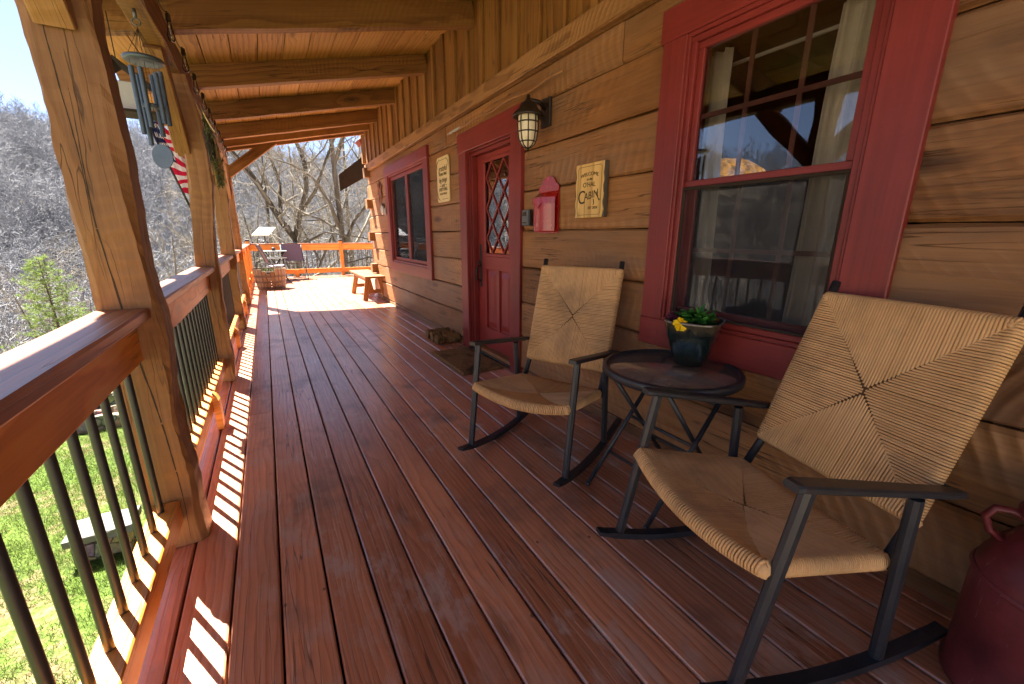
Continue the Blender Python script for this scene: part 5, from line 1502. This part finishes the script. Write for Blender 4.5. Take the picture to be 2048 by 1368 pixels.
wind_chime()
def feeder():
    root = thing('bird_feeder', 'small white bird feeder with dark pitched roof hanging behind the wind chime', 'bird feeder', (-.62, 3.95, 1.9))
    x, y = -.50, 3.75
    mb = MB(); mb.beam((x - .16, y, 2.24), (x + .02, y, 2.09), .22, .015, up=(0, 0, 1), ch=.002); mb.beam((x - .16, y, 2.24), (x - .34, y, 2.09), .22, .015, up=(0, 0, 1), ch=.002); mb.build('feeder_roof', M['soffit'], root)
    mb = MB(); mb.box((x - .27, y - .07, 1.96), (x - .05, y + .07, 2.12), .004); mb.build('box', M['white'], root)
    mb = MB(); mb.box((x - .33, y - .11, 1.942), (x + .01, y + .11, 1.958), .004); mb.build('tray', M['soffit'], root)
    mb = MB(); mb.tube([(x - .16, y, 2.24), (x - .16, y, 2.51)], .003, 6); mb.build('wire', M['ink'], root)
feeder()
def flag():
    root = thing('flag', 'American flag drooping from a short pole outside the second porch post', 'flag', (-.5, 4.15, 1.85))
    p0 = V((-.46, 4.17, 1.36)); p1 = V((-.675, 4.37, 2.07)); H0 = V((-.665, 4.36, 2.02)); H1 = V((-.515, 4.26, 1.50))
    mb = MB(); mb.tube([p0, p1], .008, 8); mb.sphere(p1, .016, 10, 6); mb.build('pole', M['black'], root)
    # hoist along the pole, cloth falls across in soft folds
    nu, nv = 40, 30; vs = []; gs = []; fs = []
    for i in range(nu + 1):
        u = i / nu
        for j in range(nv + 1):
            v = j / nv
            fold = .030 * math.sin(u * 13 + v * 3) * (.3 + u) + .010 * math.sin(v * 17 + u * 4)
            vs.append(H0 + (H1 - H0) * v + V((.15 * u, .05 * u + fold, .045 * u - .09 * u * u + .015 * math.sin(v * 14 + u * 5)))); gs.append((u, v, 0))
    for i in range(nu):
        for j in range(nv): a = i * (nv + 1) + j; fs.append((a, a + 1, a + nv + 2, a + nv + 1))
    mb = MB(); mb.add(vs, fs, gs, .5, 0, True); mb.build('cloth', M['flag'], root)
flag()
def swag():
    root = thing('greenery_swag', 'bundle of dried greenery with pale bead strand hanging from the eave beam', 'swag', (-.34, 5.2, 2.3))
    rng = random.Random(6); mb = MB()
    for i in range(520):
        t = rng.uniform(0, 1); z = 2.30 - .62 * t; wd = .012 + .055 * math.sin(math.pi * min(1, t * 1.05)) ** 1.2
        p = V((-.355 + .05 * t + rng.gauss(0, wd * .55), 5.2 + rng.gauss(0, wd), z)); d = V((rng.gauss(.0, .5), rng.gauss(0, .6), -1)).normalized(); L = rng.uniform(.03, .08); s = d.cross(V((rng.gauss(0, 1), rng.gauss(0, 1), .2))).normalized() * rng.uniform(.002, .007)
        mb.add([p, p + d * L * .5 - s, p + d * L, p + d * L * .5 + s], [(0, 1, 2, 3)])
    for i in range(16): 
        x = -.35 + rng.gauss(0, .02); mb.tube([(x, 5.2 + rng.gauss(0, .02), 2.3), (x + rng.gauss(.02, .02), 5.2 + rng.gauss(0, .04), 2.0), (x + rng.gauss(.05, .03), 5.2 + rng.gauss(0, .05), 1.68)], .002, 4)
    mb.build('leaves', M['herb'], root)
    mb = MB()
    for i in range(30): t = i / 29; mb.sphere((-.375 + .09 * t, 5.12, 2.40 - .25 * t - .03 * math.sin(t * 3.1)), .006, 6, 4)
    mb.build('beads', M['cream'], root)
    mb = MB(); mb.sphere((-.345, 5.18, 2.02), .055, 14, 10, sc=(.8, .6, 2.4)); mb.build('core', M['soffit'], root)
swag()
def string_lights():
    root = thing('string_lights', 'string of clear glass bulbs looped along the inside of the eave beam', 'string lights', (-.33, 5, 2.45))
    ys = [2.35, 2.95, 3.50, 4.05, 4.60, 5.15, 5.70, 6.25, 6.8, 7.35, 7.9, 8.4]; x = -.335
    pts = []
    for a, b in zip(ys[:-1], ys[1:]):
        for k in range(6): t = k / 6; pts.append((x, a + (b - a) * t, 2.485 - .07 * math.sin(math.pi * t)))
    mb = MB(); mb.tube(pts, .0028, 5); mb.build('cord', M['ink'], root)
    for i, y in enumerate(ys[:-1]):
        y = y + .02; z = 2.475
        mb = MB(); mb.lathe([(1e-4, 0), (.010, -.002), (.013, -.02), (.017, -.055), (.021, -.078), (.019, -.095), (.010, -.107), (1e-4, -.110)], (x, y, z - .035), 14, cap=False); b = mb.build('bulb', M['bulbglass'], root)
        mb = MB(); mb.lathe([(.004, .01), (.012, .006), (.014, -.03), (.012, -.036)], (x, y, z), 12); mb.build('socket', M['ink'], b)
        mb = MB(); mb.tube([(x - .004, y, z - .04), (x - .005, y, z - .09), (x + .005, y, z - .09), (x + .004, y, z - .04)], .001, 4); mb.build('filament', M['steel'], b)
string_lights()

# ================================================================== light
w = bpy.data.worlds.new('World'); scene.world = w; w.use_nodes = True
nt = w.node_tree; bg = nt.nodes['Background']; sky = nt.nodes.new('ShaderNodeTexSky'); sky.sky_type = 'NISHITA'; sky.sun_disc = False
sdir = V((-.284, .56, 1.0)).normalized()
sky.sun_elevation = math.asin(sdir.z); sky.sun_rotation = math.atan2(sdir.x, sdir.y) % (2 * math.pi)
sky.air_density = .40; sky.dust_density = .45; sky.ozone_density = 1.0
nt.links.new(sky.outputs[0], bg.inputs[0]); bg.inputs[1].default_value = .05
sun = bpy.data.lights.new('sun', 'SUN'); sun.energy = 5.0; sun.angle = R(.53); sun.color = (1.0, .94, .84)
so = bpy.data.objects.new('sun', sun); COL.objects.link(so); so.rotation_euler = (-sdir).to_track_quat('-Z', 'Y').to_euler(); so.location = (-5, 10, 20)

# ================================================================== camera
cam = bpy.data.cameras.new('camera'); cam.sensor_width = 36; cam.sensor_fit = 'HORIZONTAL'; cam.lens = FPX / 2048 * 36; cam.clip_start = .02; cam.clip_end = 2000
co = bpy.data.objects.new('camera', cam); COL.objects.link(co)
r_, u_, f_ = AX
mw = Matrix((r_, u_, -f_)).transposed().to_4x4(); mw.translation = V((0, 0, CAMH)); co.matrix_world = mw
scene.camera = co
scene.view_settings.view_transform = 'Standard'; scene.view_settings.look = 'None'; scene.view_settings.exposure = 0; scene.view_settings.gamma = 1
scene.cycles.film_exposure = 8.6      # camera exposed for the shaded porch
scene.cycles.use_denoising = True; scene.cycles.adaptive_threshold = .03
scene.cycles.max_bounces = 8; scene.cycles.diffuse_bounces = 5; scene.cycles.glossy_bounces = 4; scene.cycles.transparent_max_bounces = 12; scene.cycles.transmission_bounces = 6
scene.cycles.sample_clamp_indirect = 6
